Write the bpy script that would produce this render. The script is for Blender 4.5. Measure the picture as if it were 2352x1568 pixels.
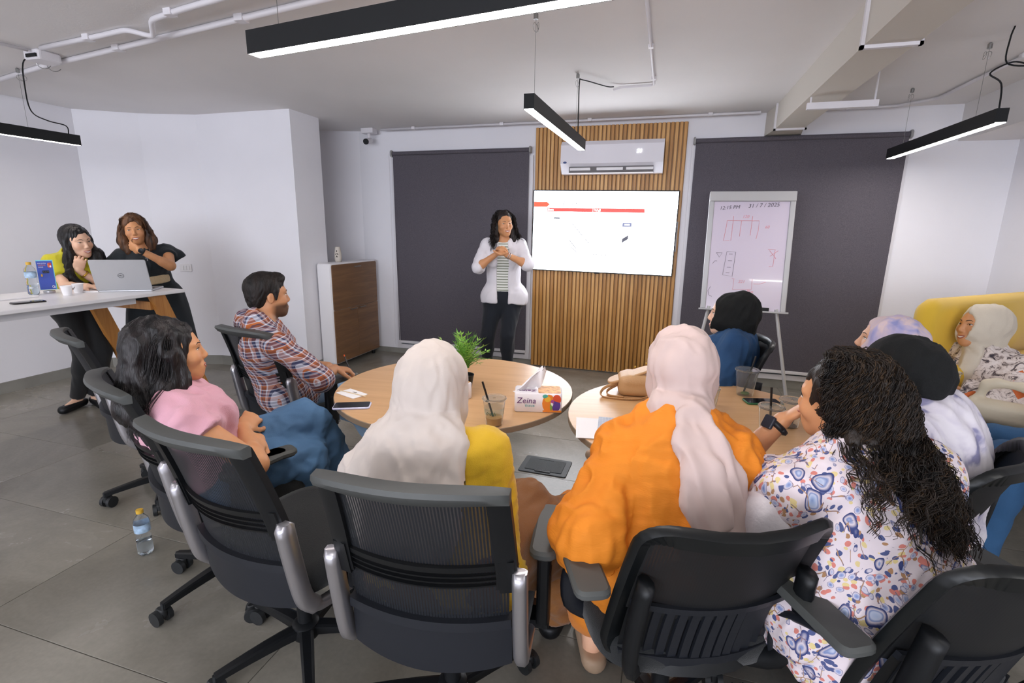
import bpy, math, random
import numpy as np
from mathutils import Vector, Matrix, noise
random.seed(7)
rng = np.random.default_rng(7)
S = bpy.context.scene
for o in list(bpy.data.objects): bpy.data.objects.remove(o)
COL = S.collection
pi = math.pi
# ---------------------------------------------------------------- camera
CAMH = 1.5
_p, _r, _y = math.radians(12.66), math.radians(.87), math.radians(16.6)
_A = np.array([[math.cos(_y), math.sin(_y), 0], [-math.sin(_y), math.cos(_y), 0], [0, 0, 1]])
_B = np.array([[1, 0, 0], [0, 0, -1], [0, 1, 0]], float)
_P = np.array([[1, 0, 0], [0, math.cos(_p), -math.sin(_p)], [0, math.sin(_p), math.cos(_p)]])
_Q = np.array([[math.cos(_r), -math.sin(_r), 0], [math.sin(_r), math.cos(_r), 0], [0, 0, 1]])
W2C = _Q @ _P @ _B @ _A
R3 = W2C.T @ np.diag([1., -1., -1.])
cam = bpy.data.cameras.new('camera'); cam_o = bpy.data.objects.new('camera', cam); COL.objects.link(cam_o)
cam.sensor_width = 36; cam.lens = 1150 / 2352 * 36; cam.clip_start = .05
cam_o.matrix_world = Matrix.Translation((0, 0, CAMH)) @ Matrix(R3.tolist()).to_4x4()
S.camera = cam_o
# ---------------------------------------------------------------- world, exposure
w = bpy.data.worlds.new('world'); S.world = w; w.use_nodes = True
w.node_tree.nodes['Background'].inputs[0].default_value = (.75, .8, .9, 1)
w.node_tree.nodes['Background'].inputs[1].default_value = .3
S.view_settings.view_transform = 'Standard'; S.view_settings.look = 'None'
S.view_settings.exposure = 1.06; S.view_settings.gamma = 1
S.view_settings.use_curve_mapping = False
LAMP = 27.0        # strength of the strip diffusers
SCREEN = 4.2
# daylight of the glazed front of the room, behind the camera, and the lamps there
def area(name, loc, rot, sx, sy, power, col):
    l = bpy.data.lights.new(name, 'AREA'); l.shape = 'RECTANGLE'; l.size = sx; l.size_y = sy
    l.energy = power; l.color = col
    o = bpy.data.objects.new(name, l); COL.objects.link(o); o.location = loc; o.rotation_euler = rot
    return o
area('window_light', (-1.4, -5.3, 1.65), (math.radians(-90), 0, pi), 7.6, 1.7, 172, (.86, .9, 1))
for i, (x, y) in enumerate(((-3.2, -.6), (-.2, -.5), (2.0, .4), (-4.3, .6))):
    area('ceiling_lamp_light', (x, y, 2.12), (0, 0, 0), 1.2, .08, 5, (1, .97, .93))

# ---------------------------------------------------------------- materials
def lin(c):
    if isinstance(c, str):
        c = [int(c[i:i+2], 16) / 255 for i in (0, 2, 4)]
    return [(x / 12.92 if x <= .04045 else ((x + .055) / 1.055) ** 2.4) for x in c] + [1]
MATS = {}
class NT:
    def __init__(s, name):
        s.m = bpy.data.materials.new(name); s.m.use_nodes = True; s.t = s.m.node_tree
        s.b = s.t.nodes['Principled BSDF']; s.N = s.t.nodes; s.L = s.t.links
    def n(s, ty, **k):
        x = s.N.new(ty)
        for a, v in k.items():
            if a.startswith('_'): setattr(x, a[1:], v)
            else: x.inputs[a.replace('__', ' ')].default_value = v
        return x
    def l(s, a, b): s.L.new(a, b)
    def co(s, kind='Object', scale=(1, 1, 1), rot=(0, 0, 0)):
        c = s.n('ShaderNodeTexCoord'); mp = s.n('ShaderNodeMapping')
        mp.inputs['Scale'].default_value = scale; mp.inputs['Rotation'].default_value = rot
        s.l(c.outputs[kind], mp.inputs[0]); return mp.outputs[0]
    def ramp(s, fac, stops, interp='LINEAR'):
        r = s.n('ShaderNodeValToRGB'); r.color_ramp.interpolation = interp; e = r.color_ramp.elements
        while len(e) < len(stops): e.new(.5)
        for x, (p, c) in zip(e, stops): x.position = p; x.color = lin(c)
        s.l(fac, r.inputs[0]); return r.outputs[0]
    def mix(s, fac, a, b, mode='MIX'):
        x = s.n('ShaderNodeMix'); x.data_type = 'RGBA'; x.blend_type = mode
        for v, i in ((fac, 0), (a, 6), (b, 7)):
            if hasattr(v, 'links'): s.l(v, x.inputs[i])
            else: x.inputs[i].default_value = v if i == 0 else (lin(v) if isinstance(v, str) else v)
        return x.outputs[2]
    def bump(s, h, st=.3, dist=.01):
        b = s.n('ShaderNodeBump', Strength=st, Distance=dist); s.l(h, b.inputs['Height'])
        s.l(b.outputs[0], s.b.inputs['Normal']); return b
def mat(name, col, rough=.5, metal=0, bump=0, bscale=60, var=0, vscale=6, spec=.5, emit=None, es=0, alpha=None,
        trans=0, ior=1.45, kind='Object', sheen=0, stretch=(1, 1, 1), coat=0):
    if name in MATS: return MATS[name]
    t = NT(name); b = t.b
    b.inputs['Base Color'].default_value = lin(col); b.inputs['Roughness'].default_value = rough
    b.inputs['Metallic'].default_value = metal; b.inputs['Specular IOR Level'].default_value = spec
    b.inputs['IOR'].default_value = ior
    if coat: b.inputs['Coat Weight'].default_value = coat
    if sheen: b.inputs['Sheen Weight'].default_value = sheen
    if trans: b.inputs['Transmission Weight'].default_value = trans
    if emit: b.inputs['Emission Color'].default_value = lin(emit); b.inputs['Emission Strength'].default_value = es
    if var:
        no = t.n('ShaderNodeTexNoise', Scale=vscale, Detail=5.); t.l(t.co(kind, stretch), no.inputs['Vector'])
        c = lin(col); lo = [x * (1 - var) for x in c[:3]] + [1]; hi = [min(1, x * (1 + var)) for x in c[:3]] + [1]
        mr = t.n('ShaderNodeMapRange'); mr.inputs[1].default_value = .3; mr.inputs[2].default_value = .7
        t.l(no.outputs[0], mr.inputs[0])
        t.l(t.mix(mr.outputs[0], lo, hi), b.inputs['Base Color'])
    if bump:
        no = t.n('ShaderNodeTexNoise', Scale=bscale, Detail=3.); t.l(t.co(kind, stretch), no.inputs['Vector'])
        t.bump(no.outputs[0], bump, .01)
    MATS[name] = t.m; return t.m
def woodmat(name, c1, c2, scale=1., rough=.4, axis=0, seed=0., c3=None):
    if name in MATS: return MATS[name]
    t = NT(name); sc = [14 * scale] * 3; sc[axis] = .9 * scale
    v = t.co('Object', sc)
    oi = t.n('ShaderNodeObjectInfo'); ad = t.n('ShaderNodeVectorMath', _operation='ADD')
    sm = t.n('ShaderNodeMath', _operation='MULTIPLY'); sm.inputs[1].default_value = 37.; t.l(oi.outputs['Random'], sm.inputs[0])
    t.l(v, ad.inputs[0]); t.l(sm.outputs[0], ad.inputs[1])
    no = t.n('ShaderNodeTexNoise', Scale=2.2, Detail=8., Roughness=.65, Distortion=.6); t.l(ad.outputs[0], no.inputs['Vector'])
    col = t.ramp(no.outputs[0], [(.3, c1), (.7, c2)] if not c3 else [(.25, c1), (.5, c3), (.75, c2)])
    t.l(col, t.b.inputs['Base Color']); t.b.inputs['Roughness'].default_value = rough
    t.bump(no.outputs[0], .06, .004); MATS[name] = t.m; return t.m
M_wall = mat('wall_paint', 'efeef3', .85, bump=.05, bscale=140, var=.02, vscale=1.5)
M_ceil = mat('ceiling_paint', 'eae7e6', .9, bump=.06, bscale=90, var=.03, vscale=1.2)
M_white = mat('white_lacquer', 'eceaec', .35)
M_pipe = mat('white_pipe', 'e3e0e4', .4)
M_base = mat('stone_skirting', '8d8b84', .6, var=.15, vscale=5)
M_black = mat('black_plastic', '0f1114', .45, spec=.4)
M_blackm = mat('matte_black_metal', '17191b', .5, metal=.3)
M_silver = mat('satin_silver', 'b7b5ba', .33, metal=.85)
M_greyp = mat('grey_plastic', '9b9a9a', .5)
M_metal = mat('steel', '9a9a98', .3, metal=.9)
# ---------------------------------------------------------------- mesh builder
class MB:
    def __init__(s): s.v = []; s.f = []; s.mi = []; s.cur = 0; s.uv = None
    def add(s, vs, fs, T=None):
        o = len(s.v)
        s.v += [tuple(T @ Vector(v)) if T else tuple(v) for v in vs]
        s.f += [tuple(i + o for i in f) for f in fs]; s.mi += [s.cur] * len(fs)
        return s
    def box(s, x0, x1, y0, y1, z0, z1, T=None):
        vs = [(x, y, z) for z in (z0, z1) for y in (y0, y1) for x in (x0, x1)]
        return s.add(vs, [(0, 2, 3, 1), (4, 5, 7, 6), (0, 1, 5, 4), (2, 6, 7, 3), (0, 4, 6, 2), (1, 3, 7, 5)], T)
    def rbox(s, x0, x1, y0, y1, z0, z1, r=.01, n=3, T=None, axis='z'):
        # box with rounded vertical edges and softened rims
        def ring(x0, x1, y0, y1, r):
            p = []
            for cx, cy, a0 in ((x1 - r, y1 - r, 0), (x0 + r, y1 - r, 90), (x0 + r, y0 + r, 180), (x1 - r, y0 + r, 270)):
                for k in range(n + 1):
                    a = math.radians(a0 + 90 * k / n); p.append((cx + r * math.cos(a), cy + r * math.sin(a)))
            return p
        perm = {'z': lambda a, b, c: (a, b, c), 'y': lambda a, b, c: (a, c, b), 'x': lambda a, b, c: (c, a, b)}[axis]
        if axis == 'y': X0, X1, Y0, Y1, Z0, Z1 = x0, x1, z0, z1, y0, y1
        elif axis == 'x': X0, X1, Y0, Y1, Z0, Z1 = y0, y1, z0, z1, x0, x1
        else: X0, X1, Y0, Y1, Z0, Z1 = x0, x1, y0, y1, z0, z1
        r = min(r, (X1 - X0) / 2 - 1e-4, (Y1 - Y0) / 2 - 1e-4); e = min(r * .4, (Z1 - Z0) * .3)
        rs = []
        for z, ins in ((Z0, e), (Z0 + e, 0), (Z1 - e, 0), (Z1, e)):
            rs.append([perm(a, b, z) for a, b in ring(X0 + ins, X1 - ins, Y0 + ins, Y1 - ins, max(r - ins, 1e-4))])
        return s.loft(rs, True, True, T)
    def loft(s, rings, cap0=False, cap1=False, T=None, closed=True):
        n = len(rings[0]); vs = [p for r in rings for p in r]; fs = []
        for i in range(len(rings) - 1):
            for j in range(n if closed else n - 1):
                k = (j + 1) % n; fs.append((i * n + j, i * n + k, (i + 1) * n + k, (i + 1) * n + j))
        if cap0: fs.append(tuple(reversed(range(n))))
        if cap1: fs.append(tuple((len(rings) - 1) * n + j for j in range(n)))
        return s.add(vs, fs, T)
    def tube(s, pts, r, n=8, T=None, caps=True, sx=1., up=None):
        pts = [Vector(p) for p in pts]; rings = []; N = len(pts)
        if not hasattr(r, '__len__'): r = [r] * N
        d0 = (pts[1] - pts[0]).normalized()
        u = Vector(up) if up else (Vector((0, 0, 1)) if abs(d0.z) < .9 else Vector((1, 0, 0)))
        u = (u - d0 * u.dot(d0)).normalized()
        for i in range(N):
            d = (pts[min(i + 1, N - 1)] - pts[max(i - 1, 0)])
            d = d.normalized() if d.length > 1e-9 else d0
            u = (u - d * u.dot(d)); u = u.normalized() if u.length > 1e-6 else d.orthogonal().normalized()
            b = d.cross(u)
            rings.append([pts[i] + (u * math.cos(2 * pi * k / n) + b * math.sin(2 * pi * k / n) * sx) * r[i] for k in range(n)])
        return s.loft(rings, caps, caps, T)
    def lathe(s, prof, n=20, T=None, cap0=False, cap1=False, sy=1.):
        return s.loft([[(r * math.cos(2 * pi * k / n), sy * r * math.sin(2 * pi * k / n), z) for k in range(n)] for r, z in prof], cap0, cap1, T)
    def sphere(s, c, r, n=10, T=None):
        c = Vector(c); r3 = r if hasattr(r, '__len__') else (r, r, r); rings = []
        for i in range(n + 1):
            a = pi * i / n; rr = max(math.sin(a), 1e-3)
            rings.append([(c.x + r3[0] * rr * math.cos(2 * pi * k / (2 * n)), c.y + r3[1] * rr * math.sin(2 * pi * k / (2 * n)), c.z - r3[2] * math.cos(a)) for k in range(2 * n)])
        return s.loft(rings, True, True, T)
    def prism(s, poly, z0, z1, T=None):
        return s.loft([[(x, y, z0) for x, y in poly], [(x, y, z1) for x, y in poly]], True, True, T)
    def grid(s, P, T=None):
        # P: rows x cols of points, open sheet
        n = len(P[0]); vs = [p for r in P for p in r]
        return s.add(vs, [(i * n + j, i * n + j + 1, (i + 1) * n + j + 1, (i + 1) * n + j) for i in range(len(P) - 1) for j in range(n - 1)], T)
    def mesh(s, name, mats, smooth=False):
        me = bpy.data.meshes.new(name); me.from_pydata(s.v, [], s.f)
        mats = mats if isinstance(mats, (list, tuple)) else [mats]
        for m in mats: me.materials.append(m)
        if len(mats) > 1: me.polygons.foreach_set('material_index', s.mi)
        if smooth: 
            me.polygons.foreach_set('use_smooth', [True] * len(me.polygons))
            if smooth != True:
                try: me.set_sharp_from_angle(angle=math.radians(smooth))
                except Exception: pass
        me.update(); return me
    def obj(s, name, mats, parent=None, smooth=False, **kw):
        return link(name, s.mesh(name, mats, smooth), parent, **kw)
def link(name, me, parent=None, loc=None, rot=None, kind=None, label=None, cat=None, group=None):
    o = bpy.data.objects.new(name, me); COL.objects.link(o)
    if parent: o.parent = parent
    if loc is not None: o.location = loc
    if rot is not None: o.rotation_euler = rot if hasattr(rot, '__len__') else (0, 0, rot)
    if kind: o['kind'] = kind
    tag(o, label, cat, group); return o
def tag(o, label=None, cat=None, group=None):
    if label: o['label'] = label
    if cat: o['category'] = cat
    if group: o['group'] = group
    return o
def thing(name, label, cat, loc=(0, 0, 0), rz=0, group=None, rot=None):
    o = bpy.data.objects.new(name, None); COL.objects.link(o); o.empty_display_size = .1
    o.location = loc; o.rotation_euler = rot if rot else (0, 0, rz); return tag(o, label, cat, group)
def copy_tree(o, parent=None):
    c = o.copy(); COL.objects.link(c)
    if parent: c.parent = parent
    for ch in list(o.children): copy_tree(ch, c)
    return c
def rotz(a): return Matrix.Rotation(a, 4, 'Z')
def TR(x, y, z, a=0): return Matrix.Translation((x, y, z)) @ rotz(a)
def text(name, body, size, m, parent, loc, rot=(0, 0, 0), depth=.0005, align='CENTER', shear=0, sx=1., kind=None, spacing=1.):
    c = bpy.data.curves.new(name, 'FONT'); c.body = body; c.size = size; c.extrude = depth; c.align_x = align
    c.align_y = 'CENTER'; c.shear = shear; c.resolution_u = 2; c.space_character = spacing
    o = bpy.data.objects.new(name, c); COL.objects.link(o)
    dg = bpy.context.evaluated_depsgraph_get(); me = bpy.data.meshes.new_from_object(o.evaluated_get(dg))
    bpy.data.objects.remove(o); me.materials.clear(); me.materials.append(m)
    t = link(name, me, parent, loc, rot); t.scale = (sx, 1, 1); return t

# ================================================================ THE ROOM
CE = 2.56; YB = 5.33
def wall(name, pts, z0=0, z1=CE, m=M_wall, th=.12):
    # thick wall along a floor polyline, the room on its right-hand side when walking from first to last point
    mb = MB()
    P = [Vector((x, y, 0)) for x, y in pts]; off = []
    for i, p in enumerate(P):
        d = (P[min(i + 1, len(P) - 1)] - P[max(i - 1, 0)]).normalized(); off.append(p + Vector((-d.y, d.x, 0)) * th)
    for i in range(len(P) - 1):
        a, b, c, d = P[i], P[i + 1], off[i + 1], off[i]
        mb.prism([(a.x, a.y), (b.x, b.y), (c.x, c.y), (d.x, d.y)], z0, z1)
    return mb.obj(name, m, kind='structure')
XL = -5.55; XR = 2.69; YN = -5.5
LW = [(-4.57, 4.2), (-5.1, 4.02), (XL, 3.72), (XL, YN)]
wall('wall_left', list(reversed(LW)))
MB().box(-4.57, -3.45, 4.2, 4.62, 0, CE).obj('wall_pillar', M_wall, kind='structure')
wall('wall_alcove', [(-4.5, 4.62), (-4.5, 5.02), (-3.45, YB)], th=.08)
MB().box(-3.5, XR + .12, YB, YB + .12, 0, CE).obj('wall_back', M_wall, kind='structure')
MB().box(XR, XR + .12, YN, YB, 0, CE).obj('wall_right', M_wall, kind='structure')
MB().box(XL - .1, XR + .12, YN - .12, YN, 0, CE).obj('wall_front', M_wall, kind='structure')
MB().box(XL - .2, XR + .2, YN - .2, YB + .2, CE, CE + .1).obj('ceiling', M_ceil, kind='structure')
MB().box(2.27, XR, YN, YB, 2.27, CE).obj('trim_1', M_ceil, kind='structure')
tag(bpy.data.objects['trim_1'], 'painted beam running under the ceiling along the right wall')
# floor: tiles with recessed joints
t = NT('floor_tile')
oi = t.n('ShaderNodeObjectInfo'); sm = t.n('ShaderNodeMath', _operation='MULTIPLY'); sm.inputs[1].default_value = 53.
t.l(oi.outputs['Random'], sm.inputs[0]); ad = t.n('ShaderNodeVectorMath', _operation='ADD')
t.l(t.co('Object'), ad.inputs[0]); t.l(sm.outputs[0], ad.inputs[1])
n1 = t.n('ShaderNodeTexNoise', Scale=1.6, Detail=7., Roughness=.6, Distortion=.7); t.l(ad.outputs[0], n1.inputs['Vector'])
n2 = t.n('ShaderNodeTexNoise', Scale=60., Detail=3.); t.l(t.co('Object'), n2.inputs['Vector'])
c = t.ramp(n1.outputs[0], [(.3, '777369'), (.7, '938e84')]); t.l(t.mix(.12, c, n2.outputs[0], 'OVERLAY'), t.b.inputs['Base Color'])
t.l(t.ramp(n1.outputs[0], [(.3, '767676'), (.7, '949494')]), t.b.inputs['Roughness']); t.b.inputs['Specular IOR Level'].default_value = .3
M_tile = t.m
M_grout = mat('grout', '5d5a54', .9)
fl = MB().box(XL - .1, XR + .1, YN - .1, YB + .1, -.08, -.003).obj('floor', M_grout, kind='structure')
TX, TY = 1.2, .6
tm = MB().rbox(.0015, TX - .0015, .0015, TY - .0015, -.01, 0, r=.002, n=1).mesh('tile', M_tile)
half = MB().rbox(.0015, TX / 2 - .0015, .0015, TY - .0015, -.01, 0, r=.002, n=1).mesh('tile', M_tile)
y = 1.6 - TY * 8
while y < YB:
    x = -2.43 - TX * 3
    while x < XR:
        link('tile', tm, fl, (x, y, 0)); x += TX
    y += TY
# skirting
def skirt(name, pts, h=.08, th=.012):
    mb = MB(); P = [Vector((x, y, 0)) for x, y in pts]
    for i in range(len(P) - 1):
        a, b = P[i], P[i + 1]; d = (b - a).normalized(); n = Vector((d.y, -d.x, 0)) * th
        mb.prism([(a.x + n.x, a.y + n.y), (b.x + n.x, b.y + n.y), (b.x, b.y), (a.x, a.y)], 0, h)
    return mb.obj(name, M_base, kind='structure')
skirt('baseboard_left', list(reversed(LW)), .1)
skirt('baseboard_pillar', [(-4.57, 4.2), (-3.45, 4.2), (-3.45, 4.62)], .1)
skirt('baseboard_back', [(-3.45, YB), (-1.36, YB)], .06)
skirt('baseboard_right', [(.1, YB), (XR, YB)], .1)
# ---------------------------------------------------------------- windows behind blinds
M_frame = mat('window_frame_white', 'e2e0e4', .4)
M_glass = mat('window_glass', 'c4cdd4', .05, trans=.9)
def window(n, x0, x1, z0, z1):
    w = MB()
    for a in ((x0 - .05, x0, z0, z1), (x1, x1 + .05, z0, z1), (x0 - .05, x1 + .05, z1, z1 + .05), (x0 - .05, x1 + .05, z0 - .05, z0)):
        w.box(a[0], a[1], YB - .03, YB, a[2], a[3])
    o = w.obj('window_%d' % n, M_frame, kind='structure')
    MB().box(x0, x1, YB - .012, YB - .004, z0, z1).obj('pane', M_glass, o)
    return o
window(1, -2.98, -1.43, .12, 2.2); window(2, .22, 1.88, .14, 2.25)
t = NT('blind_fabric')
n1 = t.n('ShaderNodeTexNoise', Scale=220., Detail=2.); t.l(t.co('Object'), n1.inputs['Vector'])
t.l(t.ramp(n1.outputs[0], [(.3, '4c4850'), (.7, '615c64')]), t.b.inputs['Base Color'])
t.b.inputs['Roughness'].default_value = .8; t.bump(n1.outputs[0], .25, .002)
M_blind = t.m
def blind(label, x0, x1, z0, z1, y, chain):
    T = thing('roller_blind', label, 'blind', ((x0 + x1) / 2, y, 0)); cx = (x0 + x1) / 2
    P = []
    for i in range(25):
        z = z0 + (z1 - z0) * i / 24
        P.append([(x0 - cx + (x1 - x0) * j / 16, .004 * math.sin(j * .9 + z * 1.3), z) for j in range(17)])
    f = MB().grid(P); f.grid([[(a, b + .003, c) for a, b, c in reversed(r)] for r in P]); f.obj('blind_fabric', M_blind, T, smooth=True)
    MB().tube([(x0 - cx, .0, z1), (x1 - cx, .0, z1)], .022, 14).obj('roller', M_blind, T, smooth=40)
    MB().rbox(x0 - cx, x1 - cx, -.014, .016, z0 - .03, z0, r=.004, axis='x').obj('bottom_bar', M_frame, T)
    for sx in (x0 - cx - .012, x1 - cx + .012):
        b = MB().rbox(sx - .01, sx + .01, -.03, .035, z1 - .035, z1 + .035, r=.02, axis='x').obj('bracket', M_greyp, T)
    if chain:
        sx = x0 - cx - .035
        mb = MB()
        pts = [(sx, -.02, z1)] + [(sx - .005, -.02, z0 + .1)] + [(sx + .028 + .033 * math.cos(a), -.02, z0 - .02 + .06 * math.sin(a)) for a in np.linspace(pi, 2 * pi, 9)] + [(sx + .03, -.02, z1)]
        mb.tube(pts, .0025, 5).obj('pull_chain', M_pipe, T)
    return T
blind('charcoal roller blind pulled down behind the standing presenter', -3.0, -1.42, .17, 2.3, YB - .05, True)
blind('wide charcoal roller blind behind the flip chart', .2, 1.9, .19, 2.33, YB - .05, False)
# ---------------------------------------------------------------- slatted timber panel
PX0, PX1, PZ = -1.36, .12, 2.51
tp = thing('slatted_wall_panel', 'tall oak slat panel behind the television and air conditioner', 'wall panel', ((PX0 + PX1) / 2, YB, 0))
MB().box(-(PX1 - PX0) / 2, (PX1 - PX0) / 2, -.016, -.001, .01, PZ).obj('backing_board', woodmat('oak_dark', '8a5f2e', 'a87a3f', axis=2), tp)
wm = [woodmat('oak_slat_%s' % k, a, b, 1.6, .38, axis=2) for k, a, b in (('light', 'c9904a', 'e2b16c'), ('mid', 'b67f3a', 'd5a05a'), ('deep', 'a56f31', 'c69048'))]
ns = 37; pitch = (PX1 - PX0) / ns
sl = [MB().rbox(-.0138, .0138, -.034, -.016, .01, PZ, r=.003, n=2).mesh('slat', m_) for m_ in wm]
for i in range(ns):
    link('slat', sl[random.choice((0, 0, 1, 1, 2))], tp, (-(PX1 - PX0) / 2 + pitch * (i + .5), 0, 0))
# ---------------------------------------------------------------- television
tv = thing('television', 'wall-mounted flat television showing a white slide with a red banner', 'television', (-.635, YB - .07, 1.48), rot=(0, math.radians(.6), 0))
MB().rbox(-.725, .725, -.012, .03, -.412, .412, r=.006, axis='y').obj('frame', M_black, tv)
MB().box(-.2, .2, .03, .055, -.2, .2).obj('mount', M_blackm, tv)
M_scr = mat('screen_white', '000000', .2, emit='f3f7ff', es=SCREEN)
def em(name, c, s=1.5): return mat(name, '000000', .3, emit=c, es=s)
MB().box(-.715, .715, -.0145, -.012, -.402, .402).obj('screen', M_scr, tv)
eo, er, eg, eb = em('slide_orange', 'ff5420', .58), em('slide_red', 'ee4030', .56), em('slide_grey', '8a8a96', .55), em('slide_blue', '62688a', .9)
ebl = em('slide_pale_blue', 'cfe6f5', 1.9); ed = em('slide_dark', '3a3a4c', .6); ew = em('slide_bright', 'ffffff', 2.4)
fy = -.0155
def plate(name, m, x0, x1, z0, z1, y=fy, par=None):
    return MB().box(x0, x1, y, y + .001, z0, z1).obj(name, m, par or tv)
plate('slide_edge', ebl, -.714, -.685, -.401, .401)
MB().prism([(-.714, .243), (-.575, .243), (-.545, .268), (-.575, .293), (-.714, .293)], 0, .001, T=Matrix.Translation((0, fy - .0006, 0)) @ Matrix.Rotation(pi / 2, 4, 'X')).obj('slide_arrow', eo, tv)
def ttxt(s, size, m, x, z, sp=1., sx=1.): return text('slide_text', s, size, m, tv, (x, fy - .0015, z), (pi / 2, 0, 0), .0006, 'LEFT', sx=sx, spacing=sp)
ttxt('Sherif', .066, ed, -.415, .272)
plate('slide_banner', er, -.575, .41, .198, .235)
ttxt('Shoe', .034, ew, -.57, .215).location.y -= .0012; ttxt('Wall', .034, ew, -.085, .215).location.y -= .0012
plate('slide_rule', ebl, -.1, -.096, -.25, .235, fy - .001)
ttxt('BR SH', .052, eg, -.087, .168); ttxt('SHERIF', .06, eg, -.1, -.228)
mb = MB()
for x0, x1, z0, z1 in ((-.495, -.49, -.18, .13), (-.44, -.435, -.18, .13), (-.495, -.435, -.185, -.18)): mb.box(x0, x1, fy - .001, fy, z0, z1)
for x in (-.53, -.405):
    for z in (-.13, .07):
        mb.tube([(x + .012 * math.cos(a), fy - .0006, z + .018 * math.sin(a)) for a in np.linspace(0, 2 * pi, 13)], .0022, 4)
for (xa, za, xb, zb) in ((-.3, .08, -.19, -.04), (-.33, -.08, -.25, -.17), (-.35, -.11, -.24, -.21), (-.16, -.07, -.115, -.12)):
    mb.tube([(xa, fy - .0006, za), (xb, fy - .0006, zb)], .004, 4)
for x in (.005, .06):
    for z in (-.115, -.055): mb.box(x, x + .004, fy - .001, fy, z, z + .03)
mb.obj('slide_drawing', eg, tv)
plate('slide_cap', ed, -.497, -.433, .125, .14, fy - .0012)
plate('slide_block', eb, .205, .295, .06, .1)
plate('slide_block_slot', ew, .225, .275, .073, .087, fy - .001)
MB().prism([(.212, -.1), (.27, -.06), (.27, -.02), (.212, -.058)], 0, .001, T=Matrix.Translation((0, fy - .0003, 0)) @ Matrix.Rotation(pi / 2, 4, 'X')).obj('slide_block', ed, tv)
mb = MB()
for k in range(3):
    mb.tube([(-.7 + .012 * k + .12 * (u ** 1.6), fy - .0006, .2 - .62 * u + .02 * math.sin(6 * u + k)) for u in np.linspace(0, .95, 12)], .0016, 4)
mb.obj('slide_swirl', eg, tv)
MB().box(-.05, -.0, -.014, .01, -.42, -.412).obj('sensor', M_blackm, tv)
MB().box(.725, .735, -.004, .02, -.17, .12).obj('pen_holder', M_greyp, tv)
# ---------------------------------------------------------------- air conditioner
ac = thing('air_conditioner', 'white split air conditioner with lit 24 above the television', 'air conditioner', (-.565, YB - .04, 2.04))
prof = [(0, 0), (0, .3), (-.15, .3), (-.195, .26), (-.2, .09), (-.17, .055), (-.12, 0)]
MB().loft([[(x, a, b) for a, b in prof] for x in (-.485, .485)], True, True).obj('casing', mat('ac_white', 'e9e7ee', .2, coat=.5), ac, smooth=30)
MB().box(-.4, .4, -.183, -.12, .004, .062, T=Matrix.Translation((0, 0, 0))).obj('outlet', mat('outlet_grey', '6d6a6c', .6), ac)
for i, x in enumerate((-.39, -.13, .15)):
    MB().rbox(x, x + (.2, .25, .25)[i], -.196, -.18, .026, .05, r=.004, axis='x').obj('louver', M_white, ac)
MB().rbox(-.4, .4, -.182, -.15, .002, .014, r=.004, axis='x').obj('flap', M_white, ac)
text('display', '24', .045, em('display_white', 'ffffff', 3), ac, (.26, -.2035, .19), (pi / 2, 0, 0), .0005, shear=.15)
MB().lathe([(.018, 0), (.018, .002)], 20, T=Matrix.Translation((-.44, -.2, .1)) @ Matrix.Rotation(pi / 2, 4, 'X') @ Matrix.Diagonal((1, .55, 1, 1)), cap0=True, cap1=True).obj('badge', mat('badge_blue', '27407e', .3), ac)
# ---------------------------------------------------------------- ceiling services
M_duct = mat('duct_paint', 'd2ccc2', .6, bump=.05, bscale=30)
du = thing('air_duct', 'square cream air duct running under the ceiling to the far wall', 'duct', (.93, 3.5, CE))
MB().box(-.115, .105, -5.5, 1.5, -.2, -.0).obj('duct_body', M_duct, du)
MB().loft([[(a, 1.5, -.2), (b, 1.5, -.2), (b, 1.5, -.001), (a, 1.5, -.001)] if k == 0 else [(a - .03, 1.828, -.2), (b + .05, 1.828, -.2), (b + .05, 1.828, -.001), (a - .03, 1.828, -.001)] for k in (0, 1) for a, b in ((-.115, .105),)], True, True).obj('grille_collar', M_duct, du)
for yy in (-2.6, -.55, 1.48):
    f = MB(); f.box(-.13, -.115, yy - .012, yy + .012, -.215, 0); f.box(.105, .12, yy - .012, yy + .012, -.215, 0); f.box(-.13, .12, yy - .012, yy + .012, -.215, -.2)
    f.obj('flange', M_pipe, du)
MB().box(-.12, .28, .4, .43, -.275, -.235).obj('hanger_bar', M_pipe, du)
for x in (-.16 + .06, .26):
    MB().tube([(x, .415, -.24), (x, .415, -.0)], .006, 6).obj('hanger_rod', M_pipe, du)
def conduit(label, pts, r=.012, clips=(), m=M_pipe):
    o = thing('conduit_pipe', label, 'pipe', (0, 0, 0)); P = [Vector(p) for p in pts]; Q = []
    for i, p in enumerate(P):
        if 0 < i < len(P) - 1:
            a = (P[i - 1] - p).normalized() * .04; b = (P[i + 1] - p).normalized() * .04
            for u in (0, .25, .5, .75, 1): Q.append((p + a) * (1 - u) ** 2 + p * 2 * u * (1 - u) + (p + b) * u * u)
        else: Q.append(p)
    MB().tube(Q, r, 8).obj('pipe', m, o, smooth=True)
    for c in clips:
        MB().rbox(c[0] - r * 1.7, c[0] + r * 1.7, c[1] - r * 1.7, c[1] + r * 1.7, c[2] - r, c[2] + r * 1.3, r=.004).obj('clip', m, o)
    return o
zc = CE - .016
conduit('long white conduit along the ceiling above blinds and panel', [(-3.1, 5.22, zc), (.72, 5.22, zc), (.72, 5.22, zc)], clips=[(x, 5.22, zc) for x in (-2.7, -1.7, -.8, .3)])
conduit('white conduit leaving the duct toward the right wall', [(1.12, 5.22, zc), (1.75, 5.22, zc), (1.95, 5.0, zc), (1.95, 1.5, zc)], clips=[(1.4, 5.22, zc), (1.95, 4.0, zc)])
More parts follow.
